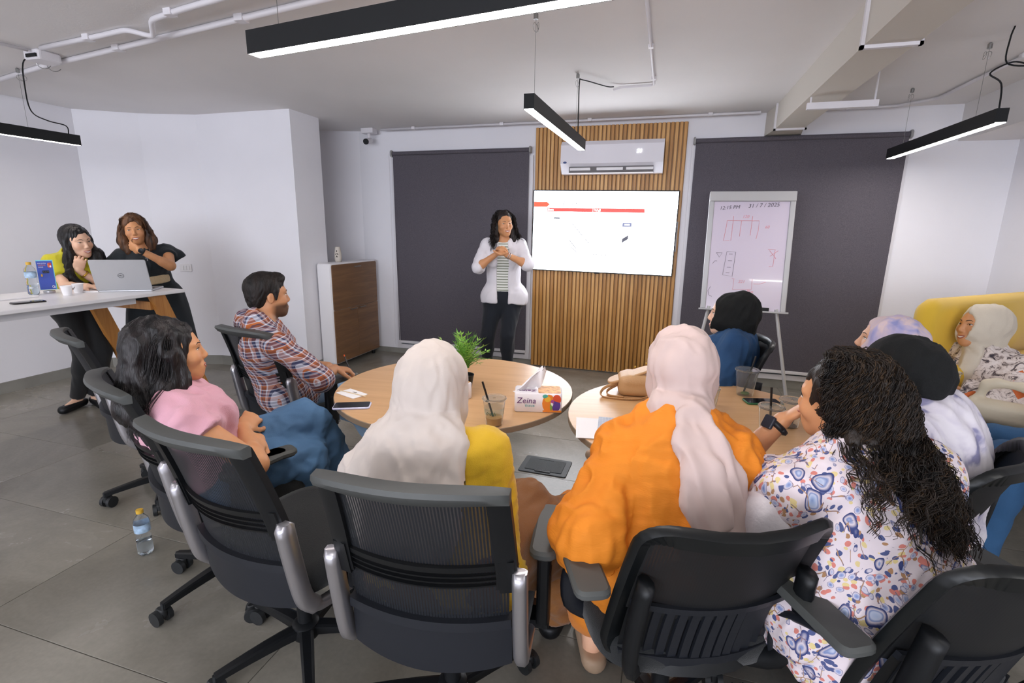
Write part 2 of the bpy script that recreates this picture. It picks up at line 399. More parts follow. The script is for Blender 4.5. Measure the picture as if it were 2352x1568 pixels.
conduit('thin white conduit ending above the small pendant lamp', [(-.17, 1.2, zc), (-.17, 4.12, zc), (-.42, 4.12, zc), (-.46, 4.1, zc - .02)], .009, clips=[(-.17, 3.3, zc), (-.17, 3.95, zc)])
conduit('white conduit with a kink crossing the upper left ceiling', [(-3.78, 2.42, zc), (-3.2, 2.36, zc), (-2.95, 2.33, zc), (-2.82, 2.38, zc - .03), (-2.68, 2.26, zc), (-2.4, 2.2, zc), (-.6, 1.9, zc)], .014, clips=[(-3.3, 2.37, zc), (-2.5, 2.22, zc)])
conduit('straight white conduit parallel to the kinked one', [(-5.5, 2.95, zc), (-4.2, 2.68, zc), (-.6, 2.12, zc)], .016, clips=[(-3.3, 2.54, zc), (-2.2, 2.37, zc)])
conduit('short white conduit at the top left corner', [(-3.9, 2.42, zc), (-4.1, 1.6, zc), (-4.3, .2, zc)], .01)
jb = thing('junction_box', 'white ceiling junction box above the left pendant lamp', 'junction box', (-3.92, 2.5, CE))
MB().rbox(-.07, .07, -.06, .08, -.06, -.001, r=.02).obj('box', M_pipe, jb)
MB().tube([(-.15 + .045 * math.cos(a), .06 + .01 * a, -.03 + .03 * math.sin(a)) for a in np.linspace(0, 12, 36)], .0025, 5).obj('wire_coil', M_metal, jb)
MB().box(-.03, .06, -.068, -.06, -.05, -.03).obj('socket_slot', M_black, jb)
# ---------------------------------------------------------------- pendant lamps
M_led = mat('led_diffuser', 'ffffff', .5, emit='fff8f4', es=LAMP)
def pendant(label, c, ang, L, wires, cord=None, zb=2.09, hh=.075, ww=.055, led=None):
    o = thing('pendant_lamp', label, 'lamp', (c[0], c[1], zb), ang)
    g = MB(); g.box(-L / 2, L / 2, -ww / 2, ww / 2, .004, hh); g.box(-L / 2, L / 2, -ww / 2, -ww / 2 + .003, 0, .004); g.box(-L / 2, L / 2, ww / 2 - .003, ww / 2, 0, .004)
    g.obj('housing', M_blackm, o)
    MB().box(-L / 2 + .002, L / 2 - .002, -ww / 2 + .003, ww / 2 - .003, .0005, .004).obj('diffuser', led or M_led, o)
    for wx in wires:
        MB().tube([(wx, 0, hh), (wx, 0, CE - zb - .03)], .0012, 5).obj('suspension_wire', M_metal, o)
        k = MB().lathe([(.012, 0), (.012, .025), (.005, .03)], 10, T=Matrix.Translation((wx, 0, CE - zb - .031)), cap0=True, cap1=True)
        k.tube([(wx + .02 + .028 * math.cos(a), .012 * math.sin(a * .5), CE - zb - .06 + .02 * math.sin(a)) for a in np.linspace(0, 11, 30)], .0012, 4)
        k.obj('ceiling_mount', M_metal, o)
    if cord: 
        iv = o.matrix_basis.inverted() if False else (Matrix.Translation((c[0], c[1], zb)) @ rotz(ang)).inverted()
        MB().tube([iv @ Vector(p) for p in smooth_path(cord)], .0042, 6).obj('power_cord', M_black, o, smooth=True)
    return o
def smooth_path(P, n=6):
    P = [Vector(p) for p in P]; out = []
    for i in range(len(P) - 1):
        p0, p1, p2, p3 = P[max(i - 1, 0)], P[i], P[i + 1], P[min(i + 2, len(P) - 1)]
        for k in range(n):
            u = k / n; out.append(.5 * ((2 * p1) + (p2 - p0) * u + (2 * p0 - 5 * p1 + 4 * p2 - p3) * u * u + (3 * p1 - p0 - 3 * p2 + p3) * u ** 3))
    return out + [P[-1]]
pendant('black linear pendant lamp nearest the top edge, seen largest', (-.72, 1.53), math.radians(-7), 1.5, (-.62, .62))
pendant('black linear pendant lamp in front of the slatted panel', (-.69, 3.32), math.radians(88), 1.38, (-.6, .45),
        [(-.66, 3.78, 2.165), (-.66, 3.77, 2.3), (-.66, 3.76, 2.5), (-.64, 3.78, 2.52), (-.5, 3.98, 2.52), (-.46, 4.08, 2.54)])
pendant('black linear pendant lamp at the upper right by the wide blind', (1.66, 4.2), math.radians(90), 1.42, (.5, -.45),
        [(1.66, 3.53, 2.165), (1.66, 3.56, 2.3), (1.61, 3.58, 2.36), (1.72, 3.62, 2.42), (1.76, 3.55, 2.38), (1.66, 3.55, 2.4), (1.63, 3.5, 2.5), (1.64, 3.5, CE)])
pendant('black linear pendant lamp at the left edge over the high table', (-4.49, 2.3), math.radians(90), 1.45, (.4, -.4),
        [(-4.47, 2.95, 2.165), (-4.47, 2.94, 2.22), (-4.44, 2.8, 2.23), (-4.36, 2.66, 2.26), (-4.2, 2.55, 2.38), (-4.0, 2.45, 2.5), (-3.92, 2.5, CE - .05)], led=mat('led_diffuser_dim', 'ffffff', .5, emit='fff4ec', es=LAMP * .55))
# security camera
sc = thing('security_camera', 'small white and black security camera at the far left ceiling corner', 'camera', (-3.24, 5.2, CE))
MB().rbox(-.075, .075, -.05, .05, -.055, -.001, r=.01).obj('junction_housing', M_pipe, sc)
MB().tube([(0, 0, -.05), (0, 0, -.1)], .018, 10).obj('stem', M_pipe, sc)
MB().tube([(-.005, .03, -.12), (.0, -.06, -.145)], .032, 14).obj('camera_body', M_pipe, sc, smooth=40)
MB().tube([(.0, -.06, -.145), (.0015, -.075, -.149)], .031, 14).obj('lens_face', M_black, sc, smooth=40)
# switch
sw = thing('light_switch', 'white triple light switch on the left wall', 'switch', (-4.83, 4.112, 1.05), rot=(0, 0, math.atan2(.18, .53)))
MB().rbox(-.06, .06, -.012, 0, -.04, .04, r=.006, axis='y').obj('plate', M_white, sw)
for k in (-1, 0, 1): MB().rbox(k * .03 - .013, k * .03 + .013, -.017, -.012, -.024, .024, r=.003, axis='y').obj('rocker', M_white, sw)
# floor box
fb = thing('floor_box', 'dark rectangular floor socket box between the round tables', 'floor box', (-.635, 2.935, 0), math.radians(-1))
MB().rbox(-.155, .155, -.115, .115, 0, .006, r=.015).obj('frame', mat('floorbox', '3a3e40', .5), fb)
MB().rbox(-.12, .12, -.08, .085, .006, .009, r=.006).obj('lid', mat('floorbox_lid', '43484a', .6, bump=.3, bscale=300), fb)
for a in ((-.06, .04, .07, .078), (-.05, .05, -.095, -.08)): MB().box(a[0], a[1], a[2], a[3], .009, .0105).obj('cable_slot', M_black, fb)
# ================================================================ FURNITURE
M_seat = mat('seat_fabric', '15181a', .85, bump=.3, bscale=400, sheen=.2)
M_rim = mat('chair_rim_rubber', '4b4d4c', .55, var=.06, vscale=9)
M_wheel = mat('castor_rubber', '222426', .5)
def meshmat(name, col, pitch=.0075, alpha=.45, axis=0):
    t = NT(name); sp = t.n('ShaderNodeSeparateXYZ'); t.l(t.co('Object'), sp.inputs[0])
    def wave(out, f):
        a = t.n('ShaderNodeMath', _operation='MULTIPLY'); a.inputs[1].default_value = 2 * pi / f; t.l(out, a.inputs[0])
        b = t.n('ShaderNodeMath', _operation='SINE'); t.l(a.outputs[0], b.inputs[0]); return b.outputs[0]
    wx = wave(sp.outputs[axis], pitch); wz = wave(sp.outputs[2], pitch * .45)
    s1 = t.n('ShaderNodeMath', _operation='MULTIPLY_ADD'); t.l(wz, s1.inputs[0]); s1.inputs[1].default_value = .25; t.l(wx, s1.inputs[2])
    g = t.n('ShaderNodeMath', _operation='LESS_THAN'); g.inputs[1].default_value = -.25; t.l(s1.outputs[0], g.inputs[0])
    m = t.n('ShaderNodeMath', _operation='MULTIPLY'); m.inputs[1].default_value = alpha; t.l(g.outputs[0], m.inputs[0])
    i = t.n('ShaderNodeMath', _operation='SUBTRACT'); i.inputs[0].default_value = 1; t.l(m.outputs[0], i.inputs[1])
    t.b.inputs['Base Color'].default_value = lin(col); t.b.inputs['Roughness'].default_value = .6
    t.l(i.outputs[0], t.b.inputs['Alpha']); return t.m
M_mesh = meshmat('chair_mesh', '12151b', alpha=.22)
M_mesh2 = meshmat('chair_mesh_dense', '0b0d10', .006, .05)
def chair_base(o, spin=0., R=.29):
    MB().lathe([(.026, .1), (.026, .3), (.018, .3), (.018, .4)], 12, cap0=True, cap1=True).obj('gas_column', M_black, o, smooth=40)
    MB().lathe([(.045, .075), (.05, .09), (.045, .125), (.03, .135)], 16, cap0=True, cap1=True).obj('hub', M_black, o, smooth=40)
    MB().rbox(-.1, .1, -.12, .12, .37, .415, r=.03).obj('mechanism', M_black, o)
    MB().tube([(.08, .02, .39), (.2, .03, .385), (.25, .03, .38)], [.006, .006, .011], 6).obj('height_lever', M_black, o)
    for k in range(5):
        a = spin + 2 * pi * k / 5
        T = rotz(a)
        g = MB(); rings = []
        for u in np.linspace(0, 1, 6):
            y = .03 + (R - .03) * u; w_ = .024 - .008 * u; zt = .122 - .03 * u ** 1.5; h_ = .034 - .012 * u
            rings.append([T @ Vector((sx * w_, y, z)) for sx, z in ((-1, zt - h_), (1, zt - h_), (1, zt - .004), (.6, zt), (-.6, zt), (-1, zt - .004))])
        l = g.loft(rings, True, True).obj('leg', M_black, o)
        cx, cy = -math.sin(a) * R, math.cos(a) * R
        ca = a + (k * 1.7 + spin * 3) % 2.2
        C = TR(cx, cy, 0, ca); c_ = MB()
        for sx in (-.02, .02):
            c_.tube([(sx - .009, -.016, .03), (sx + .009, -.016, .03)], .03, 14, T=C, up=(0, 0, 1))
        c_.tube([(0, 0, .05), (0, 0, .09)], .008, 6, T=C); c_.rbox(-.012, .012, -.035, .01, .03, .062, r=.01, T=C)
        c_.obj('caster', M_wheel, l, smooth=40)
def arms(o, x=.275, y0=-.07, y1=.19, z=.655, tilt=0, wide=.078):
    for s in (-1, 1):
        T = TR(s * x, 0, 0, s * tilt)
        p = MB().rbox(-.018, .018, -.04, .04, .40, z - .03, r=.012, T=T).rbox(-.012, .02 * 1, -.028, .028, .38, .56, r=.008, T=T).obj('arm_post', M_black, o)
        MB().rbox(-wide / 2, wide / 2, y0, y1, z - .028, z, r=.03, T=T).obj('armrest', M_rim if wide > .07 else M_black, o, smooth=40)
        MB().box(min(0, -s * .06), max(0, -s * .06), -.03, .03, .385, .41, T=T).obj('arm_bracket', M_black, o)
def backy(z, u, lean=.135, curve=.045):
    # local y of the back surface, u in -1..1
    v = max(0, (z - .42) / .56)
    return -.215 - lean * v ** 1.25 + curve * u * u + .012 * math.sin(v * pi)
def chair_a(label, mid, face, spin=0., group=None, arm=True, armz=.655, lean=.135):
    fx, fy = math.cos(face), math.sin(face)
    loc = (mid[0] + .345 * fx, mid[1] + .345 * fy, 0)
    o = thing('office_chair', label, 'chair', loc, face - pi / 2, group)
    chair_base(o, spin)
    # seat
    g = MB(); rings = []
    for z, k in ((.42, .93), (.435, 1), (.47, 1), (.492, .95), (.5, .8)):
        rings.append([(x * k, .035 + (y) * k, z + (.006 * math.cos(x * 6) - .004)) for x, y in [(.245 * (abs(math.cos(a)) ** .45) * (1 if math.cos(a) > 0 else -1), .24 * (abs(math.sin(a)) ** .45) * (1 if math.sin(a) > 0 else -1)) for a in np.linspace(0, 2 * pi, 40, endpoint=False)]])
    g.loft(rings, True, True).obj('seat', M_seat, o, smooth=50)
    B = lambda z, u: backy(z, u, lean)
    W = lambda z: .232 - .012 * abs((z - .7) / .28)
    # side rails
    for s in (-1, 1):
        rings = []
        for z in np.linspace(.66, .955, 9):
            w_ = .024
            ring = []
            for du, dy in ((-1, -.012), (0, -.016), (1, -.008), (1, .012), (0, .014), (-1, .012)):
                x = s * (W(z) - .024) + du * w_; u = x / W(z); ring.append((x, B(z, u) + dy, z))
            rings.append(ring)
        MB().loft(rings, True, True).obj('back_rail', M_black, o, smooth=40)
    # rim : broad curved top edge
    rings = []
    for u in np.linspace(-1, 1, 25):
        zt = .982 - .018 * abs(u) ** 4; x = u * (W(.97) + .004); y = B(zt, u); hgt = .042 * (1 - .25 * abs(u) ** 3); e = 1 - .35 * abs(u) ** 8
        rings.append([(x, y + .016 * e, zt - .006), (x, y + .006, zt), (x, y - .03 * e, zt - .003), (x, y - .034 * e, zt - .014), (x, y - .013, zt - hgt), (x, y + .01, zt - hgt)])
    MB().loft(rings, True, True).obj('top_rim', M_rim, o, smooth=55)
    # mesh panel
    P = [[(u * (W(z) - .02), B(z, u), z) for u in np.linspace(-1, 1, 21)] for z in np.linspace(.45, .965, 22)]
    MB().grid(P).obj('back_mesh', M_mesh, o, smooth=True)
    # lumbar band with slots
    lb = MB()
    for z0, z1 in ((.665, .672), (.682, .689), (.699, .706), (.716, .735)):
        lb.loft([[(u * .2, B(z0, u) - .012, z0), (u * .2, B(z0, u) - .002, z0), (u * .2, B(z1, u) - .002, z1), (u * .2, B(z1, u) - .014, z1)] for u in np.linspace(-1, 1, 15)], True, True)
    for s in (-1, 1): lb.loft([[(s * x, B(z, 1) - .018, z), (s * x, B(z, 1) + .0, z)] + [(s * (x - .035), B(z, .9) + .0, z), (s * (x - .035), B(z, .9) - .02, z)] for z in (.65, .75) for x in (.225,)], True, True)
    lb.obj('lumbar_support', M_black, o, smooth=30)
    # lower shell
    for nm, z0, z1, dy in (('lower_shell', .405, .53, .0), ('lower_crossbar', .53, .556, .012)):
        rings = []
        for u in np.linspace(-1, 1, 17):
            zz0 = z0 - (.0 if nm[6] == 'c' else .02 * (1 - u * u)); x = u * .215
            rings.append([(x, B(z0, u) - dy - .01, zz0), (x, B(z1, u) - dy - .006, z1), (x, B(z1, u) + .012, z1), (x, B(z0, u) + .016, zz0)])
        MB().loft(rings, True, True).obj(nm, M_seatshell, o, smooth=30)
    # silver brackets
    for s in (-1, 1):
        x = s * .238; path = [(x, B(.71, 1) - .012, .715), (x, B(.6, 1) - .02, .6), (x, B(.48, 1) - .012, .46), (x, B(.45, 1) + .012, .415), (x, B(.45, 1) + .05, .39), (x, .0, .378), (x, .07, .385)]
        pp = smooth_path(path, 5); rings = []
        for i, p in enumerate(pp):
            d = (pp[min(i + 1, len(pp) - 1)] - pp[max(i - 1, 0)]).normalized(); nrm = Vector((0, -d.z, d.y)); k = .026 if i < len(pp) * .55 else .018
            if i == 0: k = .012
            th = .0175
            rings.append([p + Vector((sx * th, 0, 0)) + nrm * q * k for sx, q in ((-1, -.6), (-.5, -1), (.5, -1), (1, -.6), (1, .6), (.5, 1), (-.5, 1), (-1, .6))])
        MB().loft(rings, True, True).obj('silver_bracket', M_silver, o, smooth=60)
    if arm: arms(o, z=armz)
    return o
M_seatshell = mat('shell_plastic', '181b22', .5)
def chair_b(label, mid, face, spin=0., group=None, zt=.93, lean=.15):
    fx, fy = math.cos(face), math.sin(face)
    loc = (mid[0] + .36 * fx, mid[1] + .36 * fy, 0)
    o = thing('office_chair', label, 'chair', loc, face - pi / 2, group)
    chair_base(o, spin)
    g = MB(); rings = []
    for z, k in ((.42, .93), (.435, 1), (.475, 1), (.497, .95), (.505, .8)):
        rings.append([(x * k, .035 + (y) * k, z) for x, y in [(.25 * (abs(math.cos(a)) ** .5) * (1 if math.cos(a) > 0 else -1), .245 * (abs(math.sin(a)) ** .5) * (1 if math.sin(a) > 0 else -1)) for a in np.linspace(0, 2 * pi, 40, endpoint=False)]])
    g.loft(rings, True, True).obj('seat', M_seat, o, smooth=50)
    def B(z, u): 
        v = (z - .44) / (zt - .44); return -.21 - lean * max(v, 0) ** 1.3 + .07 * u * u
    # outline frame of the back: rounded trapezoid
    pts = []
    wt, wb, r = .212, .225, .06
    for (cx, cz, a0) in ((wt - r, zt - r, 0), (-wt + r, zt - r, 90), (-wb + r, .44 + r, 180), (wb - r, .44 + r, 270)):
        for k in range(7):
            a = math.radians(a0 + 15 * k); x = cx + r * math.cos(a); z = cz + r * math.sin(a); pts.append((x, z))
    pts.append(pts[0]); dense = []
    for i in range(len(pts) - 1):
        for k in range(4): u = k / 4; dense.append((pts[i][0] * (1 - u) + pts[i + 1][0] * u, pts[i][1] * (1 - u) + pts[i + 1][1] * u))
    D = [Vector((x, B(z, x / wt), z)) for x, z in dense]; n = len(D); rings = []
    for i in range(n):
        d = (D[(i + 1) % n] - D[i - 1]).normalized(); out = d.cross(Vector((0, 1, 0))).normalized()
        if out.dot(D[i] - Vector((0, D[i].y, .69))) < 0: out = -out
        rings.append([D[i] + out * a + Vector((0, b, 0)) for a, b in ((-.03, .006), (-.03, -.008), (.006, -.02), (.016, -.008), (.016, .004), (.004, .012))])
    g = MB(); g.loft(rings + [rings[0]]); g.obj('back_frame', mat('frame_plastic', '0e1113', .38, spec=.5), o, smooth=50)
    def inner(z): 
        t_ = min(1, max(0, (z - .44) / (zt - .44))); return wb + (wt - wb) * t_ - .02
    P = [[(u * inner(z), B(z, u * inner(z) / wt) + .001, z) for u in np.linspace(-1, 1, 15)] for z in np.linspace(.62, zt - .012, 14)]
    MB().grid(P).obj('back_mesh', M_mesh2, o, smooth=True)
    # lower shell with slots
    ribs = MB()
    for k in range(-6, 7):
        x = k * .0275
        ribs.loft([[(x - .0105, B(z, x / wt) - .004, z), (x + .0105, B(z, x / wt) - .004, z), (x + .0105, B(z, x / wt) + .006, z), (x - .0105, B(z, x / wt) + .006, z)] for z in np.linspace(.47, .66, 5)], True, True)
    for z0, z1 in ((.45, .485), (.645, .665)):
        ribs.loft([[(u * (inner(z0)), B(z0, u * .8) - .006, z0), (u * inner(z0), B(z1, u * .8) - .006, z1), (u * inner(z0), B(z1, u * .8) + .007, z1), (u * inner(z0), B(z0, u * .8) + .007, z0)] for u in np.linspace(-1, 1, 15)], True, True)
    ribs.obj('lower_ribs', M_seatshell, o)
    MB().grid([[(u * inner(z), B(z, u * .8) + .008, z) for u in np.linspace(-1, 1, 13)] for z in np.linspace(.455, .66, 6)]).obj('lower_backing', M_black, o, smooth=True)
    for s in (-1, 1):
        MB().tube(smooth_path([(s * .19, B(.75, .8) - .02, .75), (s * .2, -.25, .6), (s * .19, -.22, .47), (s * .12, -.12, .4)], 4), .018, 8, sx=1.5).obj('back_post', M_black, o, smooth=True)
        MB().tube(smooth_path([(s * .285, -.16, .665), (s * .29, -.02, .6), (s * .28, .0, .48), (s * .2, .02, .41)], 4), .014, 8, sx=2.).obj('arm_post', M_seatshell, o, smooth=True)
        MB().rbox(s * .285 - .044, s * .285 + .044, -.22, .13, .66, .685, r=.025).obj('armrest', M_rim, o, smooth=40)
    return o
R_ = math.radians
CA = [chair_a('black mesh office chair farthest left, beneath the high table end', (-2.78, 1.65), R_(64), .55),
      chair_a('black mesh office chair holding the woman in pink', (-1.83, 1.172), R_(62), .9),
      chair_a('empty black mesh office chair with silver brackets, left foreground', (-1.185, .912), R_(80), .25),
      chair_a('black mesh office chair holding the woman in yellow and cream headscarf', (-.49, .85), R_(97), .5, armz=.655),
      chair_a('black mesh office chair holding the man in the plaid shirt', (-2.1, 2.03), R_(78), .1)]
CB = [chair_b('black plastic-backed chair holding the woman in orange', (.225, .995), R_(113), .2, zt=.9),
      chair_b('black chair holding the woman in the paisley blouse', (.765, 1.03), R_(118), .6, zt=.92),
      chair_b('black chair at the right behind the woman with black headscarf and pale shawl', (.95, 1.53), R_(143), .4, zt=.93),
      chair_b('black chair with a shiny rim holding the woman in denim', (.575, 2.93), R_(187), .4, zt=.93),
      chair_b('black chair at the far right edge holding the person with a dark watch', (2.27, 2.36), R_(165), .4, zt=.93)]
# ---------------------------------------------------------------- round tables
M_top = woodmat('beech_top', 'c39565', 'd6ac7e', .8, .3, axis=0, c3='cda172')
M_edge = mat('table_edge', '97856f', .5)
def round_table(label, c, r, rz):
    o = thing('round_table', label, 'table', (c[0], c[1], 0), rz, 'round meeting tables')
    MB().lathe([(.001, .7451), (r - .002, .7451)], 72).obj('tabletop_surface', M_top, o)
    MB().lathe([(.001, .72), (r - .002, .72), (r, .722), (r, .743), (r - .002, .745)], 72).obj('tabletop', M_edge, o)
    MB().lathe([(.035, .02), (.035, .7), (.1, .715), (.1, .72)], 20, cap0=True, cap1=True).obj('column', M_blackm, o, smooth=40)
    for k in range(4):
        T = rotz(k * pi / 2 + .4)
        MB().rbox(-.03, .03, .02, .36, .0, .025, r=.02, T=T).obj('foot', M_blackm, o)
        MB().box(-.015, .015, .02, .3, .695, .718, T=T).obj('top_arm', M_blackm, o)
    return o
round_table('round beech-topped table with the potted grass and tissue pack', (-.925, 2.16), .565, .1)
round_table('round beech-topped table with the tan handbag and green phone', (.225, 2.09), .575, .25)
# ---------------------------------------------------------------- high table
HT = thing('high_table', 'long white high table with slanted oak board legs', 'table', (-3.98, 1.95, 0))
MB().rbox(-.42, .42, -1.0, 1.05, .98, 1.005, r=.01).obj('tabletop', M_white, HT)
MB().box(-.33, .33, -.95, .72, .93, .98).obj('apron', mat('apron_white', 'cfced2', .5), HT)
M_leg = woodmat('oak_leg', 'a56a2f', 'c58a49', 1., .45, axis=2)
for s in (-1, 1):
    for e in (-1, 1):
        y0 = .86 if e > 0 else -.8; g = MB()
        g.loft([[(s * .35 - .02 + s * dx, y0 - .055 + dy, z), (s * .35 + .02 + s * dx, y0 - .055 + dy, z), (s * .35 + .02 + s * dx, y0 + .055 + dy, z), (s * .35 - .02 + s * dx, y0 + .055 + dy, z)] for z, dx, dy in ((0, .02, e * .34), (.98, 0, 0))], True, True)
        g.obj('leg', M_leg, HT)
    MB().box(-.34, .34, s * .83 - .015, s * .83 + .015, .87, .93).obj('crossbar', M_leg, HT)
# ---------------------------------------------------------------- cabinet
cb = thing('cabinet', 'white cabinet with walnut drawer front and two doors in the alcove', 'cabinet', (-3.46, 4.84, 0))
M_wal = woodmat('walnut', '6b4e36', '8f6b4b', .8, .42, axis=1, c3='7c5a3c')
cw = .43
g = MB(); g.rbox(.022, .19, -cw, cw, .05, 1.125, r=.03, axis='x'); g.obj('carcass', M_white, cb, smooth=40)
MB().rbox(.19, .2, -cw + .012, cw - .012, .635 , 1.11, r=.02, axis='x').obj('drawer_front', M_wal, cb)
for s in (-1, 1):
    d = MB().rbox(.19, .2, (-cw + .012) if s < 0 else .002, -.002 if s < 0 else cw - .012, .065, .632, r=.004, axis='x').obj('door', M_wal, cb)
    MB().rbox(.212, .222, s * .085 - .06, s * .085 + .06, .612, .62, r=.003, axis='x').box(.2, .215, s * .085 - .05, s * .085 - .04, .613, .619).box(.2, .215, s * .085 + .04, s * .085 + .05, .613, .619).obj('handle', M_metal, d)
d = [c for c in cb.children if c.name.startswith('drawer')][0]
MB().rbox(.212, .222, -.04, .08, 1.07, 1.078, r=.003, axis='x').box(.2, .215, -.03, -.02, 1.071, 1.077).box(.2, .215, .06, .07, 1.071, 1.077).obj('handle', M_metal, d)
for sx in (.05, .15):
    for sy in (-.36, .36): MB().lathe([(.02, 0), (.02, .05)], 10, T=Matrix.Translation((sx, sy, 0)), cap0=True, cap1=True).obj('foot', M_black, cb)
va = thing('vase', 'small cream vase with cut-out leaves on the cabinet', 'vase', (-3.36, 4.68, 1.126))
MB().lathe([(.03, 0), (.038, .03), (.036, .09), (.026, .155), (.025, .16), (.02, .158), (.018, .15)], 24, cap0=True).obj('vase_body', mat('vase_cream', 'cdc5ba', .6, bump=.1), va, smooth=True)
for a, z, s in ((0, .06, .9), (.55, .085, .8), (-.55, .085, .8), (.45, .055, .7), (-.45, .055, .7), (0, .115, .8)):
    T = Matrix.Translation((0, 0, 0)) @ rotz(R_(-75) + a * .45) @ Matrix.Translation((.0355 if z < .1 else .032, 0, z)) @ Matrix.Rotation(a * 1.2, 4, 'X')
    MB().sphere((0, 0, 0), (.002, .006 * s, .014 * s), 6, T=T).obj('leaf_cutout', mat('cutout_dark', '3c342c', .8), va)
# ---------------------------------------------------------------- flip chart
fc = thing('flip_chart', 'white flip-chart easel with drawings before the wide blind', 'flip chart', (.68, 4.72, 0), R_(0))
TLT = Matrix.Translation((0, .0, .84)) @ Matrix.Rotation(R_(-9), 4, 'X')
M_board = mat('whiteboard', 'd9cfe0', .12, spec=.6, coat=.6)
M_alu = mat('board_alu', 'b9b9bb', .45, metal=.3)
bx = .325
MB().box(-bx, bx, -.004, .008, 0, .98, T=TLT).obj('board', M_board, fc)
for s in (-1, 1): MB().rbox(s * (bx - .005) - .022, s * (bx - .005) + .022, -.014, .014, 0, 1.0, r=.008, T=TLT).obj('side_rail', M_alu, fc)
MB().rbox(-bx - .015, bx + .015, -.03, .016, .93, 1.015, r=.01, axis='x', T=TLT).obj('clamp', mat('clamp_grey', 'bdbcbd', .5), fc)
MB().rbox(-bx - .03, bx + .03, -.06, .012, -.014, 0, r=.004, T=TLT).obj('pen_tray', M_alu, fc)
for s in (-1, 1):
    MB().tube([(s * .27, 0, .86), (s * (.42 if s > 0 else .42), -.22, 0)], .014, 8).obj('leg', M_alu, fc)
MB().tube([(0, .05, .9), (0, .42, 0)], .014, 8).obj('leg', M_alu, fc)
er_ = MB().rbox(-.075, .075, -.025, .02, -.0, .03, r=.006, T=TLT @ Matrix.Translation((.13, -.03, .0))); er_.obj('eraser', M_black, fc)
BT = TLT @ Matrix.Translation((0, -.0052, 0))
def ink(name, m, strokes, r=.0022):
    for s in strokes:
        g = MB(); P = [Vector(((x - .5) * 2 * bx * .93, 0, .96 * (1 - y))) for x, y in s]
        g.tube([BT @ p for p in P], r, 4); g.obj(name, m, fc)
def ticket(s, size, m, x, y, rx=0., sh=.2):
    p = BT @ Vector(((x - .5) * 2 * bx * .93, -.0012, .96 * (1 - y)))
    return text('handwriting', s, size, m, fc, p, (pi / 2 - R_(9), rx, 0), .0002, shear=sh)
mk, mr = mat('ink_grey', '5b5560', .6), mat('ink_red', 'e39aa4', .6)
ticket('12:15 PM', .043, mk, .215, .085, -.06); ticket('31 / 7 / 2025', .047, mk, .66, .065, -.05)
ticket('120', .036, mr, .44, .165); ticket('60', .036, mr, .73, .255); ticket('221', .036, mr, .46, .745); ticket('Plus', .034, mr, .58, .83)
ink('drawn_line', mr, [[(.2, .2), (.62, .2), (.62, .28), (.6, .36)], [(.2, .2), (.19, .28), (.17, .38), (.25, .38)], [(.28, .16), (.27, .38)], [(.39, .2), (.38, .34)], [(.53, .16), (.52, .33)],
     [(.77, .45), (.86, .45), (.85, .6), (.8, .6)], [(.79, .46), (.88, .53)], [(.9, .46), (.8, .51)], [(.33, .72), (.36, .72), (.35, .82), (.6, .81), (.6, .72)], [(.62, .76), (.7, .76), (.78, .74)]], .0018)
ink('drawn_line', mk, [[(.23, .48), (.35, .48), (.33, .7), (.2, .69), (.23, .48)], [(.26, .5), (.31, .5)], [(.255, .56), (.31, .56)], [(.25, .62), (.3, .62)], [(.24, .67), (.29, .67)],
     [(.09, .49), (.17, .49), (.135, .53), (.09, .49)], [(.05, .59), (.08, .565), (.11, .565)], [(.05, .8), (.02, .84), (.04, .88), (.08, .89)]], .0016)
# ---------------------------------------------------------------- sofa
M_yel = mat('yellow_fabric', 'e2b93a', .9, bump=.25, bscale=500, sheen=.3)
M_gry = mat('grey_fabric', 'a9a79f', .9, bump=.25, bscale=500)
sf = thing('sofa', 'high-backed yellow sofa with grey seat at the right wall', 'sofa', (1.95, 3.78, 0), R_(41))
MB().rbox(-.72, .62, -.05, .06, .08, 1.15, r=.09, n=6, axis='y').obj('back_panel', M_yel, sf, smooth=50)
MB().rbox(-.7, .48, -.5, -.05, .12, .42, r=.05, axis='x').obj('seat_cushion', M_gry, sf, smooth=50)
MB().rbox(-.7, .6, -.2, -.05, .42, .8, r=.05, axis='x').obj('back_cushion', M_yel, sf, smooth=50)
for x in (-.6, .4):
    for y in (-.45, 0.): MB().lathe([(.015, 0), (.02, .12)], 8, T=Matrix.Translation((x, y, 0)), cap0=True, cap1=True).obj('foot', M_blackm, sf)
# ================================================================ implicit-surface modeller (for bodies, clothes, soft things)
V = lambda *a: np.array(a if len(a) > 1 else a[0], float)
def nrm(a): a = V(a); return a / max(np.linalg.norm(a), 1e-9)
def vnoise(P, seed=0):
    # smooth value noise, vectorised
    P = P + seed * 17.37; I = np.floor(P).astype(np.int64); F = P - I; F = F * F * (3 - 2 * F)
    def hsh(i, j, k):
        n = (i * 374761393 + j * 668265263 + k * 2147483647 + seed * 974634777) & 0xffffffff
        n = ((n ^ (n >> 13)) * 1274126177) & 0xffffffff; return ((n ^ (n >> 16)) & 0xffff) / 65535.
    r = 0
    for a in (0, 1):
        for b in (0, 1):
            for c in (0, 1):
                wgt = (F[:, 0] if a else 1 - F[:, 0]) * (F[:, 1] if b else 1 - F[:, 1]) * (F[:, 2] if c else 1 - F[:, 2])
                r = r + wgt * hsh(I[:, 0] + a, I[:, 1] + b, I[:, 2] + c)
    return r * 2 - 1
